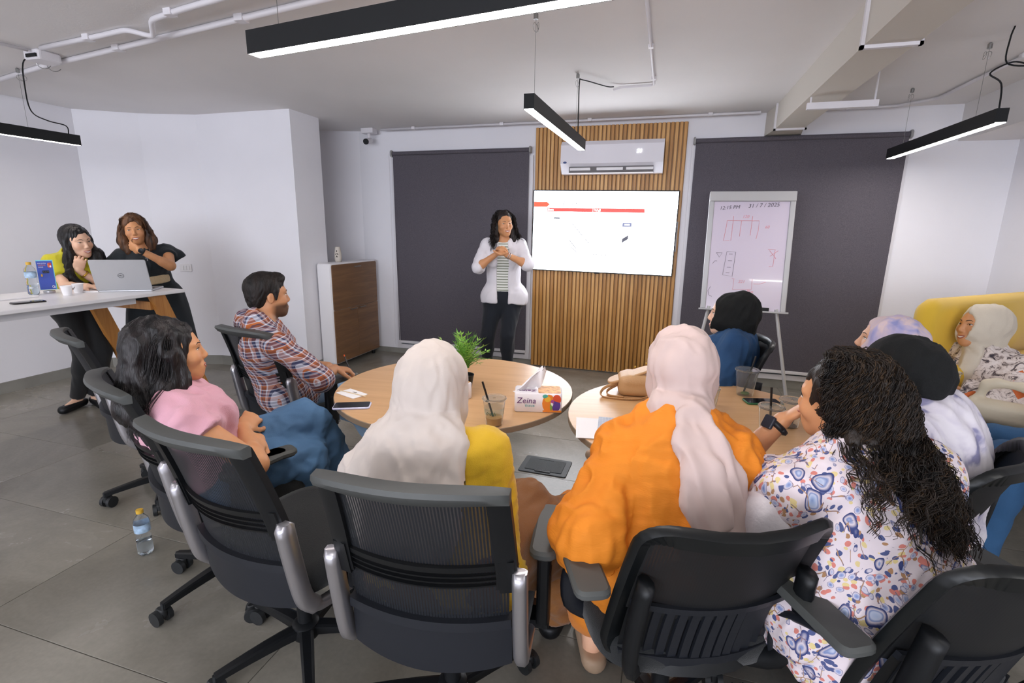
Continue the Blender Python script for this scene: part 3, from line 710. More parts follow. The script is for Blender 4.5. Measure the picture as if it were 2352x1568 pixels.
class SDF:
    def __init__(s, k=.02): s.p = []; s.k = k
    def cone(s, a, b, ra, rb=None, k=None, flat=None, op=0, cut=None):
        s.p.append(('c', V(a), V(b), ra, ra if rb is None else rb, s.k if k is None else k, flat, op, cut)); return s
    def ell(s, c, r, M=None, k=None, op=0, cut=None):
        r = V(r if hasattr(r, '__len__') else (r, r, r))
        s.p.append(('e', V(c), r, np.eye(3) if M is None else np.array(M), None, s.k if k is None else k, None, op, cut)); return s
    def plane(s, p, n, k=.004):     # remove everything on the n side
        s.p.append(('p', V(p), nrm(n), None, None, k, None, 1, None)); return s
    def box(s, c, r, M=None, k=None, rad=.01, op=0):
        s.p.append(('b', V(c), V(r), np.eye(3) if M is None else np.array(M), rad, s.k if k is None else k, None, op, None)); return s
    def bounds(s):
        lo, hi = [], []
        for q in s.p:
            if q[7] or q[0] == 'p': continue
            if q[0] == 'c':
                R = max(q[3], q[4]); lo.append(np.minimum(q[1], q[2]) - R); hi.append(np.maximum(q[1], q[2]) + R)
            elif q[0] == 'e': e = np.sqrt(((q[3] * q[2]) ** 2).sum(1)); lo.append(q[1] - e); hi.append(q[1] + e)
            else: e = np.abs(q[3] * q[2]).sum(1) + q[4]; lo.append(q[1] - e); hi.append(q[1] + e)
        return np.min(lo, 0), np.max(hi, 0)
    def one(s, q, X, Y, Z):
        if q[0] == 'p': return (X - q[1][0]) * q[2][0] + (Y - q[1][1]) * q[2][1] + (Z - q[1][2]) * q[2][2]
        if q[0] == 'c':
            a, b, ra, rb, flat = q[1], q[2], q[3], q[4], q[6]
            px, py, pz = X - a[0], Y - a[1], Z - a[2]; ab = b - a
            if flat is not None:
                n = nrm(flat[0]); g = 1 / flat[1] - 1; d = (px * n[0] + py * n[1] + pz * n[2]) * g
                px, py, pz = px + d * n[0], py + d * n[1], pz + d * n[2]; ab = ab + n * (ab @ n) * g
            L2 = ab @ ab + 1e-12; t = np.clip((px * ab[0] + py * ab[1] + pz * ab[2]) / L2, 0, 1)
            D = np.sqrt((px - t * ab[0]) ** 2 + (py - t * ab[1]) ** 2 + (pz - t * ab[2]) ** 2) - (ra + (rb - ra) * t)
            if flat is not None: D = D * flat[1]
        elif q[0] == 'e':
            M = q[3]; px, py, pz = X - q[1][0], Y - q[1][1], Z - q[1][2]; r = q[2]
            u = [(px * M[0, i] + py * M[1, i] + pz * M[2, i]) / r[i] for i in range(3)]
            k0 = np.sqrt(u[0] ** 2 + u[1] ** 2 + u[2] ** 2) + 1e-9
            k1 = np.sqrt((u[0] / r[0]) ** 2 + (u[1] / r[1]) ** 2 + (u[2] / r[2]) ** 2) + 1e-9
            D = k0 * (k0 - 1) / k1
        else:
            M = q[3]; px, py, pz = X - q[1][0], Y - q[1][1], Z - q[1][2]
            u = [np.abs(px * M[0, i] + py * M[1, i] + pz * M[2, i]) - q[2][i] + q[4] for i in range(3)]
            D = np.sqrt(sum(np.maximum(v, 0) ** 2 for v in u)) + np.minimum(np.maximum(np.maximum(u[0], u[1]), u[2]), 0) - q[4]
        if q[8] is not None: D = np.maximum(D, (X - q[8][0][0]) * q[8][1][0] + (Y - q[8][0][1]) * q[8][1][1] + (Z - q[8][0][2]) * q[8][1][2])
        return D
    def val(s, P):
        X, Y, Z = P[:, 0], P[:, 1], P[:, 2]; G = np.full(len(P), 1.)
        for q in s.p:
            D = s.one(q, X, Y, Z); k = q[5]
            if q[7] == 0: hh = np.maximum(k - np.abs(G - D), 0) / max(k, 1e-6); G = np.minimum(G, D) - hh * hh * k * .25
            else: D = D if q[0] == 'p' else -D; hh = np.maximum(k - np.abs(G - D), 0) / max(k, 1e-6); G = np.maximum(G, D) + hh * hh * k * .25
        return G
    def surf(s, p, d, far=.3):
        # outermost surface point on the ray from p along d
        d = nrm(d); t = np.linspace(0, far, 121); G = s.val(V(p)[None] + t[:, None] * d[None]); i = np.where(G < 0)[0]
        return V(p) + d * (t[i[-1]] if len(i) else 0)
    def drape(s, body, pts, dirs, r, off=.004, k=.02, flat=.4, link_=False):
        Q = [body.surf(p, d) + nrm(d) * (off - (r if not hasattr(r, '__len__') else r[0]) * flat * .5) for p, d in zip(pts, dirs)]
        for i, q in enumerate(Q):
            ri = r[i] if hasattr(r, '__len__') else r
            if link_ and i: s.cone(Q[i - 1], q, ri, ri, k=k, flat=(dirs[i], flat))
            elif not link_: s.cone(q, q + V(1e-4, 0, 0), ri, ri, k=k, flat=(dirs[i], flat))
        return s
    def mesh(s, h=.01, fine=(), hf=.004, lo=None, hi=None, pad=.01, offs=None):
        b0, b1 = s.bounds()
        if lo is not None: b0 = np.maximum(b0, lo)
        if hi is not None: b1 = np.minimum(b1, hi)
        ax = []
        for i in range(3):
            c = [b0[i] - pad - h]; iv = [(f[0][i] - f[1], f[0][i] + f[1]) for f in fine]
            while c[-1] < b1[i] + pad + h: c.append(c[-1] + (hf if any(a < c[-1] + 1e-9 < b for a, b in iv) else h))
            ax.append(np.array(c))
        nx, ny, nz = map(len, ax); F = np.full((nx, ny, nz), 1.0, np.float32)
        for q in s.p:
            k = q[5]
            if q[0] == 'p': sl = (slice(0, nx), slice(0, ny), slice(0, nz))
            else:
                t = SDF(); t.p = [q[:7] + (0,) + q[8:]]; l, u = t.bounds(); m = k + .035
                sl = tuple(slice(max(0, int(np.searchsorted(ax[i], l[i] - m)) - 1), int(np.searchsorted(ax[i], u[i] + m)) + 1) for i in range(3))
            if any(x.start >= x.stop for x in sl): continue
            X, Y, Z = np.meshgrid(ax[0][sl[0]], ax[1][sl[1]], ax[2][sl[2]], indexing='ij', sparse=True)
            D = s.one(q, X, Y, Z); G = F[sl]
            if q[7] == 0:
                hh = np.maximum(k - np.abs(G - D), 0) / max(k, 1e-6); F[sl] = np.minimum(G, D) - hh * hh * k * .25
            else:
                D = D if q[0] == 'p' else -D
                hh = np.maximum(k - np.abs(G - D), 0) / max(k, 1e-6); F[sl] = np.maximum(G, D) + hh * hh * k * .25
        F = np.where(F == 0, 1e-6, F)
        if offs is not None:
            X, Y, Z = np.meshgrid(*ax, indexing='ij'); msk = np.abs(F) < .05
            Fm = F[msk]; F[msk] = Fm + offs(np.stack([X[msk], Y[msk], Z[msk]], 1))
        return nets(F, ax)
def nets(F, ax):
    F = np.asarray(F, np.float64); sg = F < 0
    nx, ny, nz = F.shape; acc = np.zeros((nx - 1, ny - 1, nz - 1, 3)); cnt = np.zeros((nx - 1, ny - 1, nz - 1))
    sh = [slice(0, -1), slice(1, None)]; quads = []
    c = sg[:-1, :-1, :-1]; act = np.zeros(c.shape, bool); s8 = np.zeros(c.shape, int)
    for a in (0, 1):
        for b in (0, 1):
            for d in (0, 1): s8 += sg[sh[a], sh[b], sh[d]]
    act = (s8 > 0) & (s8 < 8); idx = np.argwhere(act); vid = np.full(act.shape, -1); vid[act] = np.arange(len(idx))
    I, J, K = idx.T; P = np.zeros((len(idx), 3)); N = np.zeros(len(idx))
    for e in range(3):
        o1, o2 = [i for i in range(3) if i != e]
        for a in (0, 1):
            for b in (0, 1):
                p0 = [I.copy(), J.copy(), K.copy()]; p0[o1] += a; p0[o2] += b; p1 = [x.copy() for x in p0]; p1[e] += 1
                f0 = F[tuple(p0)]; f1 = F[tuple(p1)]; cr = (f0 < 0) != (f1 < 0); t = f0 / np.where(cr, f0 - f1, 1)
                q = np.stack([ax[0][p0[0]], ax[1][p0[1]], ax[2][p0[2]]], 1); q[:, e] += t * (ax[e][p1[e]] - ax[e][p0[e]])
                P += np.where(cr[:, None], q, 0); N += cr
    P /= N[:, None]
    for e in range(3):
        o1, o2 = [(1, 2), (2, 0), (0, 1)][e]
        sl0 = [slice(None)] * 3; sl1 = [slice(None)] * 3; sl0[e] = slice(0, -1); sl1[e] = slice(1, None)
        f0 = sg[tuple(sl0)]; f1 = sg[tuple(sl1)]; E_ = np.argwhere(f0 != f1); 
        ok = (E_[:, o1] > 0) & (E_[:, o2] > 0) & (E_[:, o1] < F.shape[o1] - 1) & (E_[:, o2] < F.shape[o2] - 1); E_ = E_[ok]
        inside = f0[tuple(E_.T)]; v = []
        for a, b in ((-1, -1), (0, -1), (0, 0), (-1, 0)):
            w_ = E_.copy(); w_[:, o1] += a; w_[:, o2] += b; v.append(vid[tuple(w_.T)])
        q = np.stack(v, 1); q[~inside] = q[~inside][:, ::-1]; quads.append(q)
    Q = np.concatenate(quads); Q = Q[(Q >= 0).all(1)]
    return P, Q
def relax(P, Q, n=1, lam=.5):
    e = np.concatenate([Q[:, [0, 1]], Q[:, [1, 2]], Q[:, [2, 3]], Q[:, [3, 0]]]); e = np.concatenate([e, e[:, ::-1]])
    for _ in range(n):
        A = np.zeros_like(P); c = np.zeros(len(P)); 
        for i in range(3): A[:, i] = np.bincount(e[:, 0], P[e[:, 1], i], len(P))
        c = np.bincount(e[:, 0], minlength=len(P)); P = P * (1 - lam) + lam * A / np.maximum(c, 1)[:, None]
    return P
def vnormals(P, Q):
    n = np.cross(P[Q[:, 2]] - P[Q[:, 0]], P[Q[:, 3]] - P[Q[:, 1]]); N = np.zeros_like(P)
    for k in range(4):
        for i in range(3): N[:, i] += np.bincount(Q[:, k], n[:, i], len(P))
    return N / np.maximum(np.linalg.norm(N, axis=1), 1e-12)[:, None]
def npmesh(name, P, Q, m, col=None, smooth=True, uv=None):
    me = bpy.data.meshes.new(name); me.vertices.add(len(P)); me.vertices.foreach_set('co', P.astype(np.float32).ravel())
    n = Q.shape[1]; me.loops.add(len(Q) * n); me.loops.foreach_set('vertex_index', Q.astype(np.int32).ravel())
    me.polygons.add(len(Q)); me.polygons.foreach_set('loop_start', np.arange(0, len(Q) * n, n, dtype=np.int32))
    me.polygons.foreach_set('loop_total', np.full(len(Q), n, np.int32))
    if smooth: me.polygons.foreach_set('use_smooth', np.ones(len(Q), bool))
    me.materials.append(m); me.update(calc_edges=True); me.validate()
    if col is not None:
        a = me.color_attributes.new('Col', 'FLOAT_COLOR', 'POINT')
        a.data.foreach_set('color', np.c_[col, np.ones(len(P))].astype(np.float32).ravel())
    return me
def fold(P, d, amp, freq, seed=0, warp=1.):
    # ridged cloth folds running along direction d
    d = nrm(d); a = nrm(np.cross(d, (0.31, .2, .93) if abs(d[2]) < .8 else (1, .2, 0))); b = np.cross(d, a)
    Q = np.stack([P @ a * freq, P @ b * freq, P @ d * freq * .22], 1)
    n = vnoise(Q + warp * vnoise(Q * .6, seed + 3)[:, None], seed) + .5 * vnoise(Q * 2.1, seed + 1)
    return amp * (1 - 2 * np.abs(n)) 
def cloth(name, sdf, m, parent, h=.009, folds=(), seed=0, bnd=None, relaxn=1, local=None, fine=(), hf=.005, colf=None):
    P, Q = sdf.mesh(h, lo=bnd[0] if bnd else None, hi=bnd[1] if bnd else None, fine=fine, hf=hf); P = relax(P, Q, relaxn, .4)
    if folds:
        N = vnormals(P, Q); D = np.zeros(len(P))
        for i, (d, amp, fr) in enumerate(folds): D += fold(P, d, amp, fr, seed + 7 * i)
        P = P + N * D[:, None]; P = relax(P, Q, 1, .3)
    col = colf(P) if colf else None
    o = link(name, npmesh(name, P, Q, m, col), parent)
    if parent is not None: o.matrix_parent_inverse = parent.matrix_world.inverted() if False else Matrix.Translation(-Vector(parent.location))
    return o
# ================================================================ people
def skinmat(name, col):
    if name in MATS: return MATS[name]
    t = NT(name); at = t.n('ShaderNodeAttribute'); at.attribute_name = 'Col'
    no = t.n('ShaderNodeTexNoise', Scale=35., Detail=4.); t.l(t.co('Object'), no.inputs['Vector'])
    t.l(t.mix(.08, at.outputs['Color'], no.outputs[0], 'OVERLAY'), t.b.inputs['Base Color'])
    t.b.inputs['Roughness'].default_value = .48; t.b.inputs['Specular IOR Level'].default_value = .4
    t.b.inputs['Subsurface Weight'].default_value = .12; t.b.inputs['Subsurface Radius'].default_value = (.012, .005, .003)
    t.b.inputs['Subsurface Scale'].default_value = 1.
    n2 = t.n('ShaderNodeTexNoise', Scale=450., Detail=2.); t.l(t.co('Object'), n2.inputs['Vector']); t.bump(n2.outputs[0], .05, .002)
    MATS[name] = t.m; return t.m
M_skin = skinmat('skin', None)
M_eye = mat('eye_white', 'e9e4e0', .25); M_iris = mat('iris_dark', '22140e', .2); M_brow = mat('brow_hair', '1d1512', .8)
M_teeth = mat('teeth', 'efe9e2', .3); M_lash = mat('lash_line', '17100e', .7)
def frame(yaw, pitch=0, roll=0):
    # columns: person's right, forward, up ; pitch>0 looks up, roll>0 tilts head to person's right
    cy, sy, cp, sp = math.cos(yaw), math.sin(yaw), math.cos(pitch), math.sin(pitch)
    F = V(cy * cp, sy * cp, sp); Rt = nrm(np.cross(F, (0, 0, 1))); U = np.cross(Rt, F)
    c, s = math.cos(roll), math.sin(roll); R2 = Rt * c - U * s; U2 = U * c + Rt * s
    return np.stack([R2, F, U2], 1)
def ik(a, b, l1, l2, pole):
    a, b = V(a), V(b); d = b - a; L = np.linalg.norm(d); mx = (l1 + l2) * .999
    if L > mx: b = a + d / L * mx; d = b - a; L = mx
    x = (l1 * l1 - l2 * l2 + L * L) / (2 * L); hh = math.sqrt(max(l1 * l1 - x * x, 0)); u = d / L
    p = V(pole) - u * (V(pole) @ u); p = nrm(p); return a + u * x + p * hh, b
def hand_sdf(S_, w, d, n, side, sc=1., curl=(.35, .35, .3), spread=.12, thumb=(.7, .3), point=None):
    # w wrist, d pointing direction, n palm-facing direction, side=+1 when the thumb lies toward cross(d, n)
    d = nrm(d); n = nrm(V(n) - d * (V(n) @ d)); s = np.cross(d, n) * side
    M = np.stack([s, d, n], 1); c = w + d * .045 * sc
    S_.ell(c, (.037 * sc, .05 * sc, .0155 * sc), M, k=.012); S_.ell(w + d * .07 * sc, (.038 * sc, .02 * sc, .013 * sc), M, k=.008)
    L = (.066, .074, .069, .054)
    for i in range(4):
        off = (.029 - .0195 * i) * sc; b = w + d * (.082 - .004 * abs(i - 1.3)) * sc + s * off
        a = -(i - 1.2) * spread; dd = nrm(d * math.cos(a) + s * math.sin(a)); nn = n
        r = (.0088, .009, .0086, .0076)[i] * sc; cu = point[i] if point else curl
        for j, f in enumerate((.46, .3, .24)):
            ca, sa = math.cos(cu[j]), math.sin(cu[j]); dd, nn = nrm(dd * ca + nn * sa), nrm(nn * ca - dd * sa)
            e = b + dd * L[i] * f * sc; S_.cone(b, e, r, r * .93, k=.003 if j else .006); b = e; r *= .93
    b = w + d * .018 * sc + s * .024 * sc + n * .004; dd = nrm(d * math.cos(thumb[0]) + s * math.sin(thumb[0]) + n * .35)
    for j, (f, r) in enumerate(((.042, .0135), (.032, .0105), (.026, .0095))):
        e = b + dd * f * sc; S_.cone(b, e, r * sc, r * .9 * sc, k=.008 if j == 0 else .004); b = e
        dd = nrm(dd + (d * .6 - s * .45 + n * thumb[1]) * .5)
    return S_
SKIN = {'light': 'dcab8c', 'fair': 'e3b89d', 'tan': 'c08a64', 'warm': 'cf9468', 'olive': 'c99a77'}
class Person: pass
def person(label, head, hyaw, neck, pelvis, byaw, hpitch=0, hroll=0, pyaw=None, skin='light', sw=.17, build=1., hs=1., arms_=None, legs=None,
           male=False, smile=0, hands=(None, None), feet=True, brow='1d1512', loc=None, h=.011, hf=.0042, finehands=False, curls=None, upl=.275, fol=.25, beard=0, fineh=True, bust=.055, lg=1., ears=True, drop=.06, ov=None):
    J = Person(); J.head = V(head); J.H = frame(hyaw, hpitch, hroll); J.neck = V(neck); J.pel = V(pelvis); J.b = build
    pyaw = byaw if pyaw is None else pyaw
    up = nrm(J.neck - J.pel); J.Fb = nrm(V(math.cos(byaw), math.sin(byaw), 0) - up * (V(math.cos(byaw), math.sin(byaw), 0) @ up)); J.Rb = np.cross(J.Fb, up); J.up = up
    J.Fp = V(math.cos(pyaw), math.sin(pyaw), 0); J.Rp = np.cross(J.Fp, (0, 0, 1))
    root = thing('person', label, 'person', tuple(loc or (J.pel[0], J.pel[1], 0))); J.root = root
    bs = V(0, 0, 0); J.chest = J.neck * .72 + J.pel * .28 + J.Fb * .0; J.mid = J.neck * .4 + J.pel * .6 - J.Fb * .005
    J.sh = [J.neck + s * J.Rb * sw - up * drop for s in (1, -1)]          # 0 right, 1 left
    J.hip = [J.pel + s * J.Rp * .085 * build for s in (1, -1)]
    J.el, J.wr = [None, None], [None, None]; J.kn, J.an = [None, None], [None, None]
    for i in (0, 1):
        t_, pole = arms_[i]; J.el[i], J.wr[i] = ik(J.sh[i], t_, upl, fol, pole)
        t_, pole = legs[i][:2]; J.kn[i], J.an[i] = ik(J.hip[i], t_, .43 * lg, .42 * lg, pole)
    if ov: J.kn = [V(q) for q in ov[0]]; J.an = [V(q) for q in ov[1]]
    J.toe = [J.an[i] + nrm(V(math.cos(legs[i][2]), math.sin(legs[i][2]), 0)) * .15 - V(0, 0, .055) for i in (0, 1)]
    B = SDF(.035); b = build; H = J.H; hd = J.head
    def hp(x, y, z): return hd + H @ (V(x, y, z) * hs)
    J.hp = hp; fl = (J.Fb, .72)
    B.cone(J.hip[0], J.hip[1], .115 * b, k=.05, flat=(J.Fp, .9)); B.cone(J.pel + up * .04, J.mid, .125 * b, .115 * b, flat=(J.Fb, .75), k=.06)
    B.cone(J.mid, J.chest, .115 * b, .135 * b, flat=fl, k=.06); B.cone(J.chest, J.neck - up * .06, .135 * b, .09 * b, flat=fl, k=.05)
    B.cone(J.sh[0], J.sh[1], .05, k=.05)
    if not male:
        for s in (1, -1): B.ell(J.chest + J.Rb * s * .075 * b + J.Fb * .085 * b - up * .02, bust * b, k=.05)
    for i in (0, 1):
        B.cone(J.sh[i], J.el[i], (.05 if male else .046) * b, .037 * b, k=.04); B.cone(J.el[i], J.wr[i], .037 * b, .0245, k=.02)
        mid_ = J.el[i] * .75 + J.wr[i] * .25; B.cone(J.el[i], mid_, .036 * b, .038 * b, k=.02)
        B.cone(J.hip[i], J.kn[i], .088 * b, .056 * b, k=.05); B.cone(J.kn[i], J.an[i], .054 * b, .034, k=.025)
        B.cone(J.kn[i], J.kn[i] * .65 + J.an[i] * .35, .05 * b, .054 * b, k=.03)
        if feet: B.cone(J.an[i] - V(0, 0, .03), J.toe[i], .034, .026, k=.02)
    # neck and head
    B.cone(J.neck - up * .03, hp(0, -.02, -.06), .056 if not male else .064, .05 if not male else .058, k=.04)
    hk = .016
    B.ell(hp(0, -.012, .03), V(.073, .094, .082) * hs, H, k=hk); B.ell(hp(0, .03, -.02), V(.06, .062, .082) * hs, H, k=.03)
    jw = 1.1 if male else 1.
    B.cone(hp(0, .02, -.06), hp(0, .066, -.096), .047 * hs * jw, .021 * hs * jw, k=.03)
    for s in (1, -1):
        B.cone(hp(s * .043, -.005, -.05), hp(s * .015, .065, -.09), .015 * jw, .015 * jw, k=.03)
        B.ell(hp(s * .037, .062, -.032 + .004 * smile), .023 + .003 * smile, k=.02)
        B.cone(hp(s * .045, .066, .022), hp(s * .014, .082, .018), .009, .01, k=.014)
        B.ell(hp(s * .031, .101, .0), (.017, .012, .0105), H, k=.014, op=1)
        if ears: B.ell(hp(s * .073, -.008, -.008), V(.0085, .017, .03), H, k=.006); B.ell(hp(s * .083, -.004, -.006), V(.006, .009, .017), H, k=.006, op=1)
        B.ell(hp(s * .0095, .096, -.037), (.007, .008, .0055), H, k=.006)
    B.cone(hp(0, .084, .012), hp(0, .104, -.03), .007, .0098, k=.012)
    mz = -.066
    B.ell(hp(0, .08, mz), (.03, .017, .019), H, k=.02)
    if not smile: B.ell(hp(0, .0975, mz), (.02, .004, .0012), H, k=.003, op=1)
    J.hands = hands; fz = [(hd, .128)] if fineh else []
    for i in (0, 1):
        if hands[i] is None: hands_i = (nrm(J.wr[i] - J.el[i]), V(0, 0, -1), {})
        else: hands_i = hands[i] if len(hands[i]) == 3 else (hands[i][0], hands[i][1], {})
        side = (-1 if i == 0 else 1)
        hand_sdf(B, J.wr[i], hands_i[0], hands_i[1], side * hands_i[2].get('flip', 1), **{k_: v_ for k_, v_ in hands_i[2].items() if k_ != 'flip'})
        if finehands: fz.append((J.wr[i] + nrm(hands_i[0]) * .07, .095))
    P, Q = B.mesh(h, fine=fz, hf=hf); P = relax(P, Q, 1, .3)
    base = V(lin(SKIN[skin])[:3]); col = np.tile(base, (len(P), 1))
    Lc = (P - hd) @ H / hs
    def spot(c, r, color, a=1.):
        d = np.sqrt((((Lc - V(c)) / V(r)) ** 2).sum(1)); w_ = np.clip(1.5 - d, 0, 1)[:, None] * a
        return col * (1 - w_) + V(lin(color)[:3]) * w_
    lipc = {'light': 'b5655c', 'fair': 'bf7068', 'tan': '96564a', 'warm': 'a8604f', 'olive': 'a5655a'}[skin]
    if male: lipc = 'a0685a'
    for s in (1, -1):
        col = spot((s * .038, .075, -.03), (.022, .03, .018), 'd08a70' if skin in ('light', 'fair') else 'b9785a', .25)
        col = spot((s * .031, .095, .001), (.015, .014, .008), '8a5a45', .35)
    if beard:
        c = .85 * beard * np.clip((-Lc[:, 2] - .035) / .02, 0, 1) * np.clip((Lc[:, 1] + .01) / .03, 0, 1) * np.clip((.0 + Lc[:, 2] + .14) / .02, 0, 1)
        lipm = np.clip(np.sqrt((Lc[:, 0] / .02) ** 2 + ((Lc[:, 2] - mz) / .008) ** 2) - .8, 0, 1); c = (c * lipm)[:, None]
        col = col * (1 - c) + V(lin('3a2a22')[:3]) * c
    bo = link('body', npmesh('body', P, Q, M_skin, col), root); bo.matrix_parent_inverse = Matrix.Translation(-Vector(root.location))
    # face pieces, laid on the modelled surface
    T4 = Matrix.Translation(Vector(hd)) @ Matrix((H * hs).tolist()).to_4x4(); rl = V(J.root.location)
    def fs(x, z, off=0.):
        q = B.surf(hp(x, .02, z), H[:, 1], .12); return q + H[:, 1] * off - rl
    inv = Matrix.Translation(-Vector(root.location)) @ T4; ez = .0045 * (1 - .35 * (smile > .5)); tv_ = lambda L: [Vector(q) for q in L]
    RM = Matrix(H.tolist()).to_4x4()
    for s in (1, -1):
        e_ = fs(s * .031, .0008, -.0045 * hs); TE = Matrix.Translation(Vector(e_)) @ RM
        g = MB().sphere((0, 0, 0), (.0122, .0068, ez + .0012), 8, T=TE).obj('eye', M_eye, root, smooth=True)
        MB().sphere((.0006, .0038, .0003), (.0054, .0036, min(.0054, ez + .0014)), 8, T=TE).obj('iris', M_iris, g, smooth=True)
        MB().tube(tv_([fs(s * (.031 + .0132 * c_), .0010 + (ez + .001) * math.sqrt(max(0, 1 - c_ * c_ * .98)), .0014 + .0012 * (1 - c_ * c_)) for c_ in np.linspace(-1, 1, 9)]), [.0005, .001, .0013, .0014, .0014, .0014, .0014, .0011, .0005], 5).obj('eyelash', M_lash, root)
        MB().tube(tv_([fs(s * x, z, .0002) for x, z in ((.012, .0185), (.018, .0215), (.026, .0238), (.034, .0238), (.043, .0195))]), [.0012, .002, .0022, .0018, .0007], 6).obj('eyebrow', mat('brow_' + brow, brow, .85), root)
    M_lip = mat('lip_' + lipc, lipc, .4); w_ = .020 + .0055 * smile; n_ = 11
    op = .0045 * smile; cv = .008 * smile
    def arc(dz0, dz1, off): return tv_([fs(x * w_, mz + cv * (x * x - .4) + (dz0 + (dz1 - dz0) * x * x), off) for x in np.linspace(-1, 1, n_)])
    rr_ = [.0007] + [.0022 + .0012 * math.cos(x * 1.5) for x in np.linspace(-.9, .9, n_ - 2)] + [.0007]
    g = MB(); g.tube(arc(op + .0022, .0002, .0), rr_, 6); g.tube(arc(-op * 1.25 - .0026, -.0002, .0), [r * 1.15 for r in rr_], 6); g.obj('lips', M_lip, root, smooth=True)
    if smile:
        g = MB(); g.grid([arc(op + .002, 0, .0006), arc(.0, 0, .0012), arc(-op * .9 - .001, 0, .0006)]); g.obj('teeth', M_teeth, root, smooth=True)
    return J
def lerp(a, b, t): return V(a) * (1 - t) + V(b) * t
def top_sdf(J, inf=.012, sleeve=.9, hem=None, neck=.06, k=.035, loose=0, skirt=0, cuff=.008, bust=.06, collar=.012):
    S_ = SDF(k); b = J.b; up = J.up; fl = (J.Fb, .76); i_ = inf
    S_.cone(J.hip[0], J.hip[1], .118 * b + i_ + loose, k=.05, flat=(J.Fp, .92)); S_.cone(J.pel + up * .04, J.mid, .128 * b + i_ + loose, .118 * b + i_ + loose, flat=(J.Fb, .8), k=.06)
    S_.cone(J.mid, J.chest, .118 * b + i_ + loose, .138 * b + i_, flat=fl, k=.06); S_.cone(J.chest, J.neck - up * .07, .138 * b + i_, .08 * b + i_, flat=fl, k=.05)
    S_.cone(J.sh[0], J.sh[1], .046 + i_, k=.05); S_.cone(J.neck - up * .05, J.neck + up * collar, .07 + i_, .055 + i_, k=.03)
    if bust:
        for s in (1, -1): S_.ell(J.chest + J.Rb * s * .075 * b + J.Fb * .085 * b - up * .02, bust * b + i_, k=.06)
    if skirt:
        for i in (0, 1): S_.cone(J.hip[i], lerp(J.hip[i], J.kn[i], skirt), .1 * b + i_ + loose, .085 * b + i_ + loose, k=.05)
    for i in (0, 1):
        sl = sleeve[i] if hasattr(sleeve, '__len__') else sleeve
        if sl <= 1:
            d = nrm(J.el[i] - J.sh[i]); c = lerp(J.sh[i], J.el[i], sl)
            S_.cone(J.sh[i], lerp(J.sh[i], J.el[i], sl + .25), .046 * b + i_, .043 * b + i_ + cuff, k=.035, cut=(c, d))
        else:
            S_.cone(J.sh[i], J.el[i], .046 * b + i_, .038 * b + i_ + cuff, k=.035); d = nrm(J.wr[i] - J.el[i]); c = lerp(J.el[i], J.wr[i], sl - 1)
            S_.cone(J.el[i], lerp(J.el[i], J.wr[i], sl - .75), .038 * b + i_ + cuff, .033 + i_ + cuff, k=.02, cut=(c, d))
    if hem is not None: S_.plane(hem[0], hem[1])
    if neck: S_.ell(J.neck + up * .035 + J.Fb * .03, neck, k=.01, op=1)
    return S_
def pants_sdf(J, inf=.008, ln=.93, wide=0, k=.035, waist=None, bell=0):
    S_ = SDF(k); b = J.b
    S_.cone(J.hip[0], J.hip[1], .117 * b + inf, k=.05, flat=(J.Fp, .92)); S_.cone(J.pel, J.pel + J.up * .1, .125 * b + inf, .118 * b + inf, flat=(J.Fb, .78), k=.06)
    for i in (0, 1):
        S_.cone(J.hip[i], J.kn[i], .092 * b + inf, .06 * b + inf + wide, k=.04)
        d = nrm(J.an[i] - J.kn[i]); c = lerp(J.kn[i], J.an[i], ln)
        S_.cone(J.kn[i], lerp(J.kn[i], J.an[i], ln + .15), .058 * b + inf + wide, .042 + inf + wide + bell, k=.025, cut=(c, d))
        S_.cone(J.kn[i], J.kn[i] * .65 + J.an[i] * .35, .052 * b + inf, .057 * b + inf + wide, k=.03)
    S_.plane(waist[0], waist[1]) if waist else S_.plane(J.pel + J.up * .13, J.up)
    return S_
def shoe(J, i, m, nm='shoe', low=False, inf=.008, flat=False):
    S_ = SDF(.02); a, t_ = J.an[i], J.toe[i]; d = nrm(V(t_[0] - a[0], t_[1] - a[1], 0)); heel = a - d * .035; z0 = t_[2] - .03
    S_.cone(V(heel[0], heel[1], z0 + .035), V(t_[0], t_[1], z0 + .03), .036 + inf, .032 + inf, k=.02, flat=((0, 0, 1), .95)); 
    if not low: S_.cone(a - V(0, 0, .045), a - V(0, 0, .02), .042 + inf, .04 + inf, k=.02)
    S_.plane((0, 0, z0 + .002), (0, 0, -1)); 
    if low: S_.plane((0, 0, z0 + .06), (0, 0, 1))
    o = cloth(nm, S_, m, J.root, h=.007)
    return o
